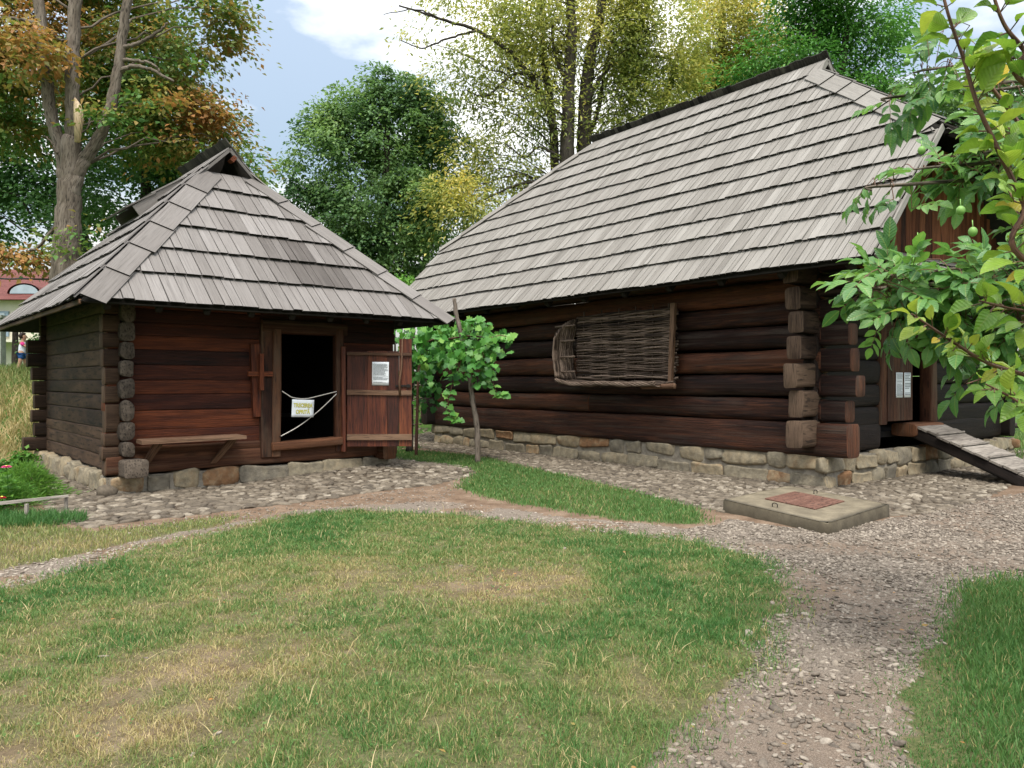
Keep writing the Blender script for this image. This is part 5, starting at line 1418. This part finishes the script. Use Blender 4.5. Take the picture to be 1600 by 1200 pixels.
# ------------------------------------------------------------------ near leaves: walnut and fruit tree
def leaf_template(w=.34, curl=.10, fold=.10, pts=(0, .10, .28, .50, .72, .90, 1.0), wid=(0, .45, .88, 1.0, .78, .34, 0)):
    V = []; 
    for u, q in zip(pts, wid):
        for s in (-1, 0, 1):
            V.append([u, s * q * w, abs(s) * q * fold - curl * (u - .3) ** 2 * 1.6 + .015 * math.sin(u * 15) * abs(s)])
    n = len(pts); F = []
    for i in range(n - 1):
        a = i * 3; F += [[a, a + 3, a + 4, a + 1], [a + 1, a + 4, a + 5, a + 2]]
    return np.array(V), np.array(F)[:, ::-1]
WT = leaf_template(.26, .16, .06); PT = leaf_template(.33, .22, .12)
def compound(mbl, mbt, pos, D, N, L, tone):
    """walnut leaves: a rachis with paired leaflets."""
    X, Y, Z = frames(D, N); n = len(pos)
    for u, side, s in ((.34, 1, .78), (.34, -1, .78), (.60, 1, .95), (.60, -1, .95), (.84, 1, 1.0), (.84, -1, 1.0), (1.0, 0, 1.12)):
        p = pos + X * (L * u)[:, None] - Z * (L * .22 * u * u)[:, None]
        ang = side * (1.02 - .35 * u + .18 * RNG.normal(size=n))
        d_ = norm(X * np.cos(ang)[:, None] + Y * np.sin(ang)[:, None] - Z * (.22 + .25 * RNG.random(n))[:, None])
        n_ = norm(Z + .30 * RNG.normal(size=(n, 3)) + (0, 0, .25))
        a, b_, c = frames(d_, n_); sz = L * .46 * s * (.8 + .4 * RNG.random(n))
        for curlv in (0, 1):
            k = (RNG.random(n) < .5) if curlv == 0 else ~k
            scatter(mbl, (WT if curlv else leaf_template(.25, .28, .10))[0], WT[1], p[k], a[k], b_[k], c[k], np.clip(tone + .08 * RNG.normal(size=n), 0, 1)[k], sz[k])
    for i in range(n):
        us = np.linspace(0, 1, 5); P = pos[i] + X[i] * (L[i] * us)[:, None] - Z[i] * (L[i] * .22 * us * us)[:, None]
        tube(mbt, P, np.linspace(.003, .0015, 5), 4, .75, False)

wbase = np.array([5.6, 4.3, gz(5.6, 4.3)])
WAL = empty('walnut_tree', tuple(wbase), 0, 'walnut tree reaching in from the right with broad leaflets and green nuts', 'tree')
mbl, mbt, mtr = MB(), MB(), MB()
hubs = []
WE = [(1480, 105, 70, 48, 9, 5.2), (1560, 140, 70, 60, 12, 4.9), (1410, 150, 36, 30, 3, 5.3), (1500, 258, 100, 24, 14, 4.6), (1390, 290, 40, 22, 4, 4.7), (1575, 235, 50, 46, 11, 4.4),
      (1460, 470, 90, 58, 26, 4.2), (1385, 450, 46, 32, 11, 4.3), (1360, 432, 26, 18, 4, 4.4), (1555, 440, 70, 46, 22, 4.0), (1420, 425, 50, 20, 8, 4.4), (1590, 500, 60, 90, 18, 3.9), (1535, 520, 50, 22, 8, 4.2), (1600, 600, 40, 24, 5, 4.3), (1440, 478, 34, 12, 4, 4.2), (1680, 350, 90, 200, 30, 4.2), (1700, 100, 90, 120, 14, 4.6)]
tops = smooth_path([wbase + (0, 0, -.1), wbase + (-.05, 0, 1.2), wbase + (.1, .1, 2.3), wbase + (.0, .2, 3.4), wbase + (-.3, .3, 4.4)], 6); tube(mtr, tops, np.linspace(.16, .05, len(tops)), 12, .5, wob=.1)
for px, py, rx, ry, n, d in WE:
    c = wp(px, py, d); k = d / F_PX; n = int(n * 1.7)
    a0 = tops[np.argmin(np.abs(tops[:, 2] - (c[2] - .25)))]; 
    mid = a0 * .45 + c * .55 + np.array([0, 0, .16]); end = c + (c - a0) / np.linalg.norm(c - a0) * rx * k * .7 + (0, 0, -.04)
    B = smooth_path([a0, mid, c, end], 8); tube(mtr, B, np.linspace(.020, .005, len(B)), 7, .45, wob=.1)
    g = RNG.normal(size=(n, 3)) * .55; pos = c + g * np.array([rx * k, .30, ry * k])
    j = np.array([np.argmin(np.linalg.norm(B - q, axis=1)) for q in pos]); src = B[np.minimum(j, len(B) - 1)]
    dv = norm(pos - src + 1e-4); D = norm(dv + np.array([-.55, -.25, -.12]) + .5 * RNG.normal(size=(n, 3)))
    N = norm(np.array([-.1, -.35, 1.0]) + .35 * RNG.normal(size=(n, 3)))
    tone = np.clip(.38 + .16 * RNG.normal(size=n) + .12 * (RNG.random() - .4), 0, .92)
    st = pos - D * .08
    compound(mbl, mbt, st, D, N, .185 + .08 * RNG.random(n), tone)
    for q, s_ in zip(st, src): tube(mbt, smooth_path([s_, (s_ + q) / 2 + (0, 0, .03), q], 3), .003, 4, .6, False)
for mm in (mbl, mbt, mtr): mm.v = [v - wbase for v in mm.v]
mbl.build('crown', M['walnut'], WAL, True); mbt.build('leaf_stalks', M['acacia'] if False else M['twig'], WAL); mtr.build('trunk', M['bark'], WAL, True)
NT = blob_template(12, 8, 2.0)
for px, py, d in ((1501, 329, 3.9), (1520, 362, 3.9), (1585, 317, 3.8), (1434, 380, 4.2), (1441, 384, 4.2), (1440, 235, 4.5), (1417, 97, 5.1)):
    p = wp(px, py, d - .12); mb = MB(); mb.add((NT[0] * (.021, .021, .024)) + p - wbase, NT[1]); tube(mb, [p - wbase + (0, 0, .02), p - wbase + (.01, .02, .06)], .003, 4); mb.build('walnut', M['nut'], WAL, True)

fb = np.array([2.35, 1.75, gz(2.35, 1.75)])
FT = empty('fruit_tree', tuple(fb), 0, 'young fruit tree at the right edge with large light green leaves on reddish twigs', 'tree')
mbl, mtr = MB(), MB()
ft = smooth_path([fb + (0, 0, -.1), fb + (.0, 0, .7), fb + (-.05, .02, 1.3), fb + (-.02, .05, 2.2)], 6); tube(mtr, ft, np.linspace(.045, .02, len(ft)), 10, .5, wob=.1)
def fbranch(pts, d, r0, r1, nn, size, tone, per=3, t0=.0, spread=1.0):
    P = [wp(a, b_, d + (c[0] if c else 0)) for a, b_, *c in pts]; a0 = ft[np.argmin(np.linalg.norm(ft - (P[0] + (.3, 0, -.25)), axis=1))]
    S = smooth_path([a0] + P, 10); tube(mtr, S, np.linspace(r0 * 1.25, r1, len(S)), 8, .55, wob=.06)
    l = np.concatenate([[0], np.cumsum(np.linalg.norm(np.diff(S, axis=0), axis=1))]); l0 = l[10]
    q = l0 + (l[-1] - l0) * (t0 + (1 - t0) * (np.arange(nn) + RNG.random(nn) * .5) / nn)
    C = np.stack([np.interp(q, l, S[:, i]) for i in range(3)], 1); T = norm(np.stack([np.interp(q + .02, l, S[:, i]) - np.interp(q - .02, l, S[:, i]) for i in range(3)], 1) + 1e-6)
    I = np.repeat(np.arange(nn), per); n = len(I)
    side = norm(np.cross(T[I], rdirs(n)))
    D = norm(T[I] * .55 + side * spread + np.array([-.15, -.1, -.05]) + .25 * RNG.normal(size=(n, 3)))
    N = norm(np.array([0, -.45, .9]) + .5 * RNG.normal(size=(n, 3)))
    X, Y, Z = frames(D, N); s = size * (.55 + .75 * RNG.random(n)); st = .014 + .012 * RNG.random(n)
    tn = np.clip(tone + .16 * RNG.normal(size=n), 0, 1)
    pos = C[I] + D * st[:, None]
    k = RNG.random(n) < .5
    scatter(mbl, PT[0], PT[1], pos[k], X[k], Y[k], Z[k], tn[k], s[k])
    T2 = leaf_template(.30, .42, .18); k = ~k; scatter(mbl, T2[0], T2[1], pos[k], X[k], Y[k], Z[k], tn[k], s[k])
    for i in range(n): tube(mtr, [C[I[i]], pos[i] + D[i] * .008], .0016, 4, .7, False)
fbranch([(1650, 430), (1600, 318), (1560, 235), (1528, 165), (1505, 90), (1484, 30), (1462, -50)], 1.75, .006, .003, 22, .068, .66)
fbranch([(1640, 260), (1590, 190, .1), (1545, 130, .1), (1520, 90, .1)], 1.9, .006, .003, 11, .066, .66)
fbranch([(1660, 160), (1600, 78), (1568, 36), (1545, -30)], 1.7, .006, .003, 8, .06, .58)
fbranch([(1690, 640), (1610, 590), (1545, 568), (1490, 535), (1450, 508), (1424, 490)], 2.1, .006, .0025, 18, .048, .78, 3, .1)
fbranch([(1700, 640), (1640, 640), (1600, 632), (1570, 615), (1540, 600)], 2.0, .005, .002, 8, .060, .60)
fbranch([(1660, 520), (1610, 490), (1570, 480), (1530, 470)], 2.0, .005, .0025, 10, .062, .62)
fbranch([(1670, 380), (1610, 330), (1575, 310)], 1.85, .006, .003, 8, .066, .62)
fbranch([(1640, 600, .5), (1580, 580, .5), (1540, 590, .5), (1510, 600, .5)], 2.2, .004, .002, 7, .065, .45, 2)
for mm in (mbl, mtr): mm.v = [v - fb for v in mm.v]
mbl.build('crown', M['plum'], FT, True); mtr.build('trunk', M['twig'], FT, True)

# ------------------------------------------------------------------ vine between the buildings
def vine_template():
    V = [[0, 0, 0]]; 
    R = [(0, .10), (20, .42), (42, .60), (58, .40), (78, .62), (92, .80), (112, .55), (140, .74), (162, .80), (180, 1.0)]
    ring = [(math.radians(180 - a), r) for a, r in R[::-1]]; pts = []
    for a, r in R: pts.append((-r * math.cos(math.radians(a)) , r * math.sin(math.radians(a))))
    full = pts + [(x, -y) for x, y in pts[-2:0:-1]]
    for x, y in full: V.append([x * .62 + .30, y * .62, -.10 * (x * x + y * y) + .07 * abs(y)])
    V[0] = [.30, 0, .0]; n = len(full); return np.array(V), np.array([[0, 1 + i, 1 + (i + 1) % n] for i in range(n)])
VT = vine_template()
def pole(name, label, pts, d, r, mat, tone):
    P = smooth_path([wp(a, b_, d) for a, b_ in pts], 6); b_ = P[0].copy(); o = empty(name, tuple(b_), 0, label, 'pole', 'vine poles')
    mb = MB(); tube(mb, P - b_ + RNG.normal(size=P.shape) * .006, np.linspace(r, r * .62, len(P)), 9, tone, wob=.25); mb.build('pole', mat, o, True)
    mb = MB(); q = P[len(P) // 3] - b_; tube(mb, [q + (-.0, -.02, 0), q + (-.06, -.04, .05)], [.018, .010], 6); mb.build('branch_stub', mat, o, True); return o
dA = 15.4; dB = 17.6
pole('vine_pole', 'crooked grey pole in the grass carrying the near end of the vine', [(747, HZ + (EYE + .05) / dA * F_PX), (745, 668), (737, 615), (729, 560), (716, 505), (710, 466)], dA, .062, M['bark'], .62)
pole('vine_pole', 'dark straight post under the vine beside the open hut door', [(640, HZ + (EYE + .05) / dB * F_PX), (641, 640), (643, 570), (646, 508)], dB, .085, M['bark_dark'], .4)
vb = np.array(wp(650, HZ + EYE / 16.6 * F_PX, 16.6)); vb[2] = 0
VN = empty('grape_vine', tuple(vb), 0, 'bright green grape vine draped over two poles between the hut and the large house', 'vine')
mbl, mtr = MB(), MB()
stem = smooth_path([vb + (0, 0, -.05), wp(652, 640, 16.7), wp(655, 570, 16.8), wp(668, 535, 16.6), wp(700, 530, 16), wp(735, 525, 15.4), wp(775, 530, 15.2)], 7); tube(mtr, stem, np.linspace(.035, .012, len(stem)), 7, .4, wob=.2)
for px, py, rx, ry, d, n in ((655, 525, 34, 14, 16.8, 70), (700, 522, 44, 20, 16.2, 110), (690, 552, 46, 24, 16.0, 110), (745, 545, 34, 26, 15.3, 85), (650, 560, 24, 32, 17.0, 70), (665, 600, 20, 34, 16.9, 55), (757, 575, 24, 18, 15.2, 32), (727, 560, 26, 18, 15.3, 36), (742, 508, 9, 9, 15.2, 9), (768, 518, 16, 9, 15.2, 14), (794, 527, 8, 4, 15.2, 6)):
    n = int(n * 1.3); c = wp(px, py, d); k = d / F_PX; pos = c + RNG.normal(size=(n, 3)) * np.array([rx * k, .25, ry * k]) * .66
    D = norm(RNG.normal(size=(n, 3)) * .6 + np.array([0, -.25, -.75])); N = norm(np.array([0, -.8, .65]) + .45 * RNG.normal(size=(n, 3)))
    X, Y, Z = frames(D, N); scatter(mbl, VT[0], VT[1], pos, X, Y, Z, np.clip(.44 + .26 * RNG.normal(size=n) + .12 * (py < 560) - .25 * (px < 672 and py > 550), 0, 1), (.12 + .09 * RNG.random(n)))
for pts, d in (([(722, 560), (712, 585), (704, 610), (700, 632), (706, 652), (716, 655)], 15.3), ([(752, 545), (760, 570), (768, 590), (776, 612), (786, 615)], 15.2), ([(735, 520), (742, 500), (748, 500)], 15.2), ([(760, 530), (782, 524), (796, 528)], 15.1)):
    P = px_path([(a, b_) for a, b_ in pts], d); tube(mtr, P, np.linspace(.012, .005, len(P)), 5, .6, False)
    q = P[::4]; n = len(q) * 2; pos = np.repeat(q, 2, 0); D = norm(np.stack([np.tile([1, -1], len(q)) * .9, -.2 + 0 * np.arange(n), -.25 + .35 * RNG.normal(size=n)], 1)); N = norm(np.array([0, -.7, .7]) + .35 * RNG.normal(size=(n, 3)))
    X, Y, Z = frames(D, N); scatter(mbl, VT[0], VT[1], pos, X, Y, Z, np.clip(.72 + .15 * RNG.normal(size=n), 0, 1), .15 + .06 * RNG.random(n))
for mm in (mbl, mtr): mm.v = [v - vb for v in mm.v]
mbl.build('foliage', M['vine'], VN); mtr.build('stem', M['twig'], VN, True)

# ------------------------------------------------------------------ left edge: bed, rail, bank, child, far house
def flower(px, py, d, tone, label, scale=1.0):
    b_ = np.array([(px - CX) / F_PX * d, d, 0.0]); b_[2] = gz(b_[0], d); top = wp(px, py, d) - b_; r = empty('zinnia_flower', tuple(b_), 0, label, 'flower')
    mb = MB(); st = smooth_path([(0, 0, -.02), top * .5 + (.02, 0, 0), top], 6); tube(mb, st, .006, 5, .5); mb.build('stem', M['bed'], r, True)
    mb = MB(); n = 16; pos = st[np.linspace(2, len(st) - 3, n).astype(int)]; a = np.arange(n) * 2.4
    D = norm(np.stack([np.cos(a), np.sin(a), .25 + 0 * a], 1)); X, Y, Z = frames(D, np.tile([0, 0, 1.0], (n, 1)) + .2 * RNG.normal(size=(n, 3))); scatter(mb, PT[0], PT[1], pos, X, Y, Z, .35 + .5 * RNG.random(n), (.10 + .06 * RNG.random(n)) * scale); mb.build('leaves', M['bed'], r, True)
    mb = MB(); 
    for ring, rr_, up in ((14, .055, .15), (12, .045, .45), (9, .033, .9)):
        a = np.arange(ring) / ring * 6.283 + ring; D = norm(np.stack([np.cos(a), np.sin(a), up + 0 * a], 1)); X, Y, Z = frames(D, np.tile([0, 0, 1.0], (ring, 1)) - .2 * D); scatter(mb, PT[0], PT[1], np.tile(top, (ring, 1)), X, Y, Z, np.clip(tone + .12 * RNG.normal(size=ring), 0, 1), np.full(ring, rr_ * scale))
    h = mb.build('petals', M['petal'], r); mb = MB(); mb.add(NT[0] * (.014, .014, .012) + top + (0, 0, .012), NT[1]); mb.build('flower_centre', M['sign_yellow'], h, True)
flower(10, 730, 9.6, .6, 'bright pink zinnia bloom at the left edge above the low rail', 1.15)
flower(3, 778, 9.3, .05, 'small dark red zinnia bloom at the left edge beside the rail', .9)
def feather(px, py, d, label, w, h, n, tone):
    b_ = np.array([(px - CX) / F_PX * d, d, 0.0]); b_[2] = gz(b_[0], d); r = empty('bedding_plant', tuple(b_), 0, label, 'plant'); mb = MB()
    q = RNG.normal(size=(n, 3)) * (w * .42, w * .42, 0); q[:, 2] = RNG.random(n) ** .8 * h * np.exp(-(q[:, 0] ** 2 + q[:, 1] ** 2) / (w * w) * 1.2)
    D = norm(np.stack([q[:, 0], q[:, 1], .25 * w + 0 * q[:, 0]], 1) + .35 * w * RNG.normal(size=(n, 3))); X, Y, Z = frames(D, rdirs(n))
    scatter(mb, KITE, KITEF, q, X, Y, Z, np.clip(tone + .2 * RNG.normal(size=n), 0, 1), np.stack([.09 + .05 * RNG.random(n), .016 + 0 * q[:, 0], .05 + 0 * q[:, 0]], 1)); mb.build('foliage', M['bed'], r)
    mb = MB()
    for k_ in range(7): a = k_ * .9; tube(mb, [(0, 0, -.02), (w * .2 * math.cos(a), w * .2 * math.sin(a), h * .4), (w * .4 * math.cos(a), w * .4 * math.sin(a), h * .75)], [.006, .005, .003], 5)
    mb.build('stem', M['bed'], r, True)
feather(42, 742, 10.6, 'light green feathery plant in the flower bed beside the cobbles', .42, .48, 3200, .80)
feather(8, 756, 9.9, 'broad mid green plant filling the flower bed corner', .36, .40, 1700, .62)
rb = at(40, 812); RL = empty('low_rail', tuple(rb), 0, 'thin pale board on a short stake edging the flower bed', 'rail')
mb = MB(); a, b_ = wp(-60, 796, 9.0) - rb, wp(107, 776.5, 9.55) - rb
m1 = a + (b_ - a) * .50; dv = (b_ - a) / np.linalg.norm(b_ - a); sd = np.array([-dv[1], dv[0], 0])
hexa(mb, [a - sd * .012, b_ - sd * .012, b_ + sd * .012, a + sd * .012, a - sd * .012 + (0, 0, .045), b_ - sd * .012 + (0, 0, .028), b_ + sd * .012 + (0, 0, .028), a + sd * .012 + (0, 0, .045)], .85); mb.build('rail_board', M['ramp'], RL)
mb = MB(); box(mb, (0, .02, .05), (.035, .03, .26), .7); mb.build('stake', M['ramp'], RL)
mb = MB(); box(mb, tuple(b_ + np.array([-.04, .02, -.09])), (.03, .03, .20), .6); mb.build('stake', M['ramp'], RL)

# plastered garden wall on top of the bank, with a dark post at its end
gw = np.array([-20.2, 23.6, gz(-18, 23.6) - .1]); WL = empty('garden_wall', tuple(gw), 0, 'rough grey plaster wall on the bank behind the child', 'wall')
M['plaster'] = stone('grey_rough_plaster', [(0, (.22, .25, .21)), (1, (.42, .45, .40))], 3.0, dirt=(.18, .2, .17))
mb = MB(); box(mb, (0, 0, .85), (9.4, .25, 1.9), .6); mb.build('wall', M['plaster'], WL); mb = MB(); box(mb, (0, 0, 1.84), (9.5, .36, .08), .8); mb.build('coping', M['plaster'], WL)
b_ = np.array([-15.35, 23.9, gz(-15.35, 23.9)]); PO = empty('fence_post', tuple(b_), 0, 'dark wooden post at the end of the grey garden wall', 'post')
mb = MB(); log(mb, (0, 0, -.1), (.02, 0, 1.5), .16, .16, 2.4, .4, .02, 10); mb.build('post', M['bark_dark'], PO, True)
mb = MB(); box(mb, (.01, 0, 1.52), (.19, .19, .05)); mb.build('post_cap', M['bark_dark'], PO)

# far house with a red tiled roof
M['redroof'] = wood('red_roof_tile', (.05, .014, .012), (.115, .034, .028), (.18, .06, .05), gs=(9, 9, 9), tone_amt=.4)
M['cream'] = plain('cream_render', (.58, .55, .44), .8, 3, .1); M['blue'] = plain('blue_grey_shutter', (.20, .27, .33), .6, 6, .1); M['pane'] = plain('window_pane', (.30, .36, .40), .15, 3, .1, spec=.6)
hb = np.array([-34.0, 46.0, gz(-34, 46)]); FH = empty('red_roofed_house', tuple(hb), 0, 'cream house with a steep red tiled roof far beyond the hut at the left edge', 'house')
hz0 = 6.55 - hb[2]; hzr = 8.95 - hb[2]
mb = MB(); box(mb, (0, 4.5, hz0 / 2 - .2), (13.6, 9, hz0 + .4)); mb.build('wall', M['cream'], FH)
mb = MB(); A = np.array([(-7.6, -.6, hz0 - .1), (7.6, -.6, hz0 - .1), (7.6, 9.6, hz0 - .1), (-7.6, 9.6, hz0 - .1), (-4.4, 4.5, hzr), (4.2, 4.5, hzr)], float)
for f in ((0, 1, 5, 4), (1, 2, 5), (2, 3, 4, 5), (3, 0, 4), (3, 2, 1, 0)): mb.add(A[list(f)], np.arange(len(f))[None], .5)
rf = mb.build('roof', M['redroof'], FH)
mb = MB(); ang = np.linspace(0, math.pi, 13); R1 = np.stack([1.0 * np.cos(ang), 0 * ang, .62 * np.sin(ang)], 1); 
cc = np.array([4.9, .15, hz0 + .33]); V = np.concatenate([R1 + cc, R1 * (1, 1, 1) + cc + (0, 2.4, 0)]); i = np.arange(12); mb.add(V, [np.stack([i + 1, i, i + 13, i + 14], 1)], .5); mb.build('dormer', M['redroof'], rf)
mb = MB(); mb.add(R1 * .86 + cc + (0, .03, 0), np.arange(13)[::-1][None], .5); mb.build('dormer_window', M['pane'], rf)
for xw in (-3.4, 0.2, 3.6):
    mb = MB(); box(mb, (xw, -.06, hz0 - 1.5), (1.1, .10, 1.5)); w_ = mb.build('window', M['blue'], FH); mb = MB(); box(mb, (xw + .1, -.125, hz0 - 1.5), (.5, .03, 1.3)); mb.build('pane', M['pane'], w_)
mb = MB()
for z_ in (hz0 - 1.55, hz0 - 2.0): box(mb, (1.0, -1.0, z_), (9, .06, .06))
for q in range(10): box(mb, (-3.4 + q * .98, -1.0, hz0 - 2.0), (.05, .04, 1.0))
mb.build('balcony_rail', M['sill'], FH)
mb = MB(); box(mb, (1.0, -.55, hz0 - 2.55), (9, 1.0, .14)); mb.build('balcony', M['cream'], FH)
# cable from the chestnut to the left
cb = wp(108, 436, 18.9); mb = MB(); P = smooth_path([cb * 0, (wp(40, 435.5, 20) - cb), (wp(-60, 428, 22) - cb), (wp(-400, 380, 30) - cb)], 8); tube(mb, P, .024, 5); o = mb.build('cable', M['iron'], None, True); o.location = cb; tag(o, 'thin dark cable running left from the chestnut trunk past the red roof', 'cable')
# rail fence beyond the far corner of the house
b_ = gbase(1560, 18.2); RFN = empty('rail_fence', tuple(b_), 0, 'low dark pole fence in the grass beyond the far corner of the large house', 'fence')
mb = MB(); p0, p1 = wp(1540, 664, 18.2) - b_, wp(1760, 668, 18.0) - b_; log(mb, p0, p1, .13, .13, 2.2, .4, .02, 10); mb.build('rail', M['bark_dark'], RFN, True)
for pxx in (1548, 1690):
    q = wp(pxx, 664, 18.3) - b_; mb = MB(); log(mb, (q[0], q[1], -.1), (q[0], q[1], q[2] + .2), .13, .13, 2.4, .4, .02, 8); mb.build('post', M['bark_dark'], RFN, True)

# the child on the bank
M['skin'] = plain('skin', (.52, .30, .20), .5, 30, .06); M['hair'] = plain('dark_brown_hair', (.03, .017, .011), .5, 90, .4); M['white_cloth'] = plain('white_vest_cloth', (.72, .74, .80), .8, 60, .08); M['pink'] = plain('pink_sleeve_cloth', (.72, .05, .26), .8, 60, .1); M['denim'] = plain('blue_shorts_cloth', (.03, .10, .30), .8, 60, .15); M['shoe'] = plain('brown_sandal', (.13, .07, .04), .7, 40, .2)
cx_, cy_ = (35 - CX) / F_PX * 20.0, 20.0
CH = empty('person', (cx_, cy_, gz(cx_, cy_) + .0), math.radians(12), 'small child in a white vest with pink sleeves and blue shorts on the bank', 'person')
def skin(name, verts, edges, radii, mat, parent, sub=2, rootv=0):
    me = bpy.data.meshes.new(name); me.from_pydata(verts, edges, []); o = bpy.data.objects.new(name, me); COL.objects.link(o); o.parent = parent
    sk = o.modifiers.new('skin', 'SKIN'); sk.use_smooth_shade = True; sv = me.skin_vertices[0].data
    for i, r in enumerate(radii): sv[i].radius = (r if isinstance(r, tuple) else (r, r)); sv[i].use_root = (i == rootv)
    s = o.modifiers.new('sub', 'SUBSURF'); s.levels = sub; s.render_levels = sub; me.materials.append(mat); return o
# faces local +x
bv = [(0, 0, .50), (0, 0, .60), (.01, 0, .70), (.01, 0, .775), (.015, 0, .825), (.03, 0, .865), (.035, 0, .93), (.03, 0, .975),
      (0, .062, .46), (.05, .065, .27), (.015, .065, .06), (.075, .065, .03), (0, -.062, .46), (-.03, -.065, .27), (-.085, -.065, .07), (-.03, -.065, .03),
      (.01, .105, .755), (.07, .135, .63), (.21, .12, .62), (.01, -.105, .755), (.13, -.12, .66), (.28, -.09, .64)]
be = [(0, 1), (1, 2), (2, 3), (3, 4), (4, 5), (5, 6), (6, 7), (0, 8), (8, 9), (9, 10), (10, 11), (0, 12), (12, 13), (13, 14), (14, 15), (3, 16), (16, 17), (17, 18), (3, 19), (19, 20), (20, 21)]
br = [.085, .082, .085, .06, .036, .06, .082, .058, .062, .045, .03, .025, .062, .045, .03, .025, .04, .032, .024, .04, .032, .024]
bod = skin('body', bv, be, br, M['skin'], CH)
for sy, h in ((.12, (.21, .12, .62)), (-.09, (.28, -.09, .64))):   # hands: palm, four fingers, thumb
    hv = [h, (h[0] + .035, h[1], h[2] - .003)]; he = [(0, 1)]; hr_ = [.018, .016]
    for k_, dz in enumerate((-.016, -.006, .005, .015)):
        i0 = len(hv); hv += [(h[0] + .055, h[1] + .002, h[2] + dz), (h[0] + .078 - .006 * abs(k_ - 1), h[1] - .006, h[2] + dz * 1.15)]; he += [(1, i0), (i0, i0 + 1)]; hr_ += [.0065, .005]
    i0 = len(hv); hv += [(h[0] + .03, h[1] - .022, h[2] + .012)]; he += [(0, i0)]; hr_ += [.007]
    skin('hand', hv, he, hr_, M['skin'], CH, 1)
skin('vest', [(0, 0, .47), (0, 0, .58), (.01, 0, .68), (.01, 0, .765), (.012, 0, .80)], [(0, 1), (1, 2), (2, 3), (3, 4)], [.105, .100, .100, .078, .05], M['white_cloth'], CH)
skin('sleeve', [(.01, .075, .76), (.02, .12, .74), (.045, .135, .67)], [(0, 1), (1, 2)], [.055, .052, .05], M['pink'], CH); skin('sleeve', [(.01, -.075, .76), (.04, -.115, .735), (.09, -.125, .685)], [(0, 1), (1, 2)], [.055, .052, .05], M['pink'], CH)
skin('shorts', [(0, 0, .50), (0, .062, .44), (.025, .066, .32), (0, -.062, .44), (-.018, -.066, .32)], [(0, 1), (1, 2), (0, 3), (3, 4)], [.10, .078, .068, .078, .068], M['denim'], CH)
mb = MB(); HTm = blob_template(16, 10, 2.0); Vh = HTm[0] * (.098, .092, .088) + (.012, 0, .945); Vh[:, 0] = np.where((HTm[0][:, 0] > .35) & (HTm[0][:, 2] < .45), .028, Vh[:, 0]); mb.add(Vh, HTm[1]); mb.build('hair', M['hair'], CH, True)
for sy in (.032, -.032):
    mb = MB(); mb.add(NT[0] * (.006, .010, .008) + (.112, sy, .925), NT[1]); mb.build('eye', M['hair'], CH, True)
mb = MB(); mb.add(NT[0] * (.012, .010, .013) + (.116, 0, .905), NT[1]); mb.build('nose', M['skin'], CH, True)
for q in ((.05, .065, .022), (-.055, -.065, .022)):
    mb = MB(); mb.add(HTm[0] * (.068, .036, .028) + q, HTm[1]); mb.build('sandal', M['shoe'], CH, True)
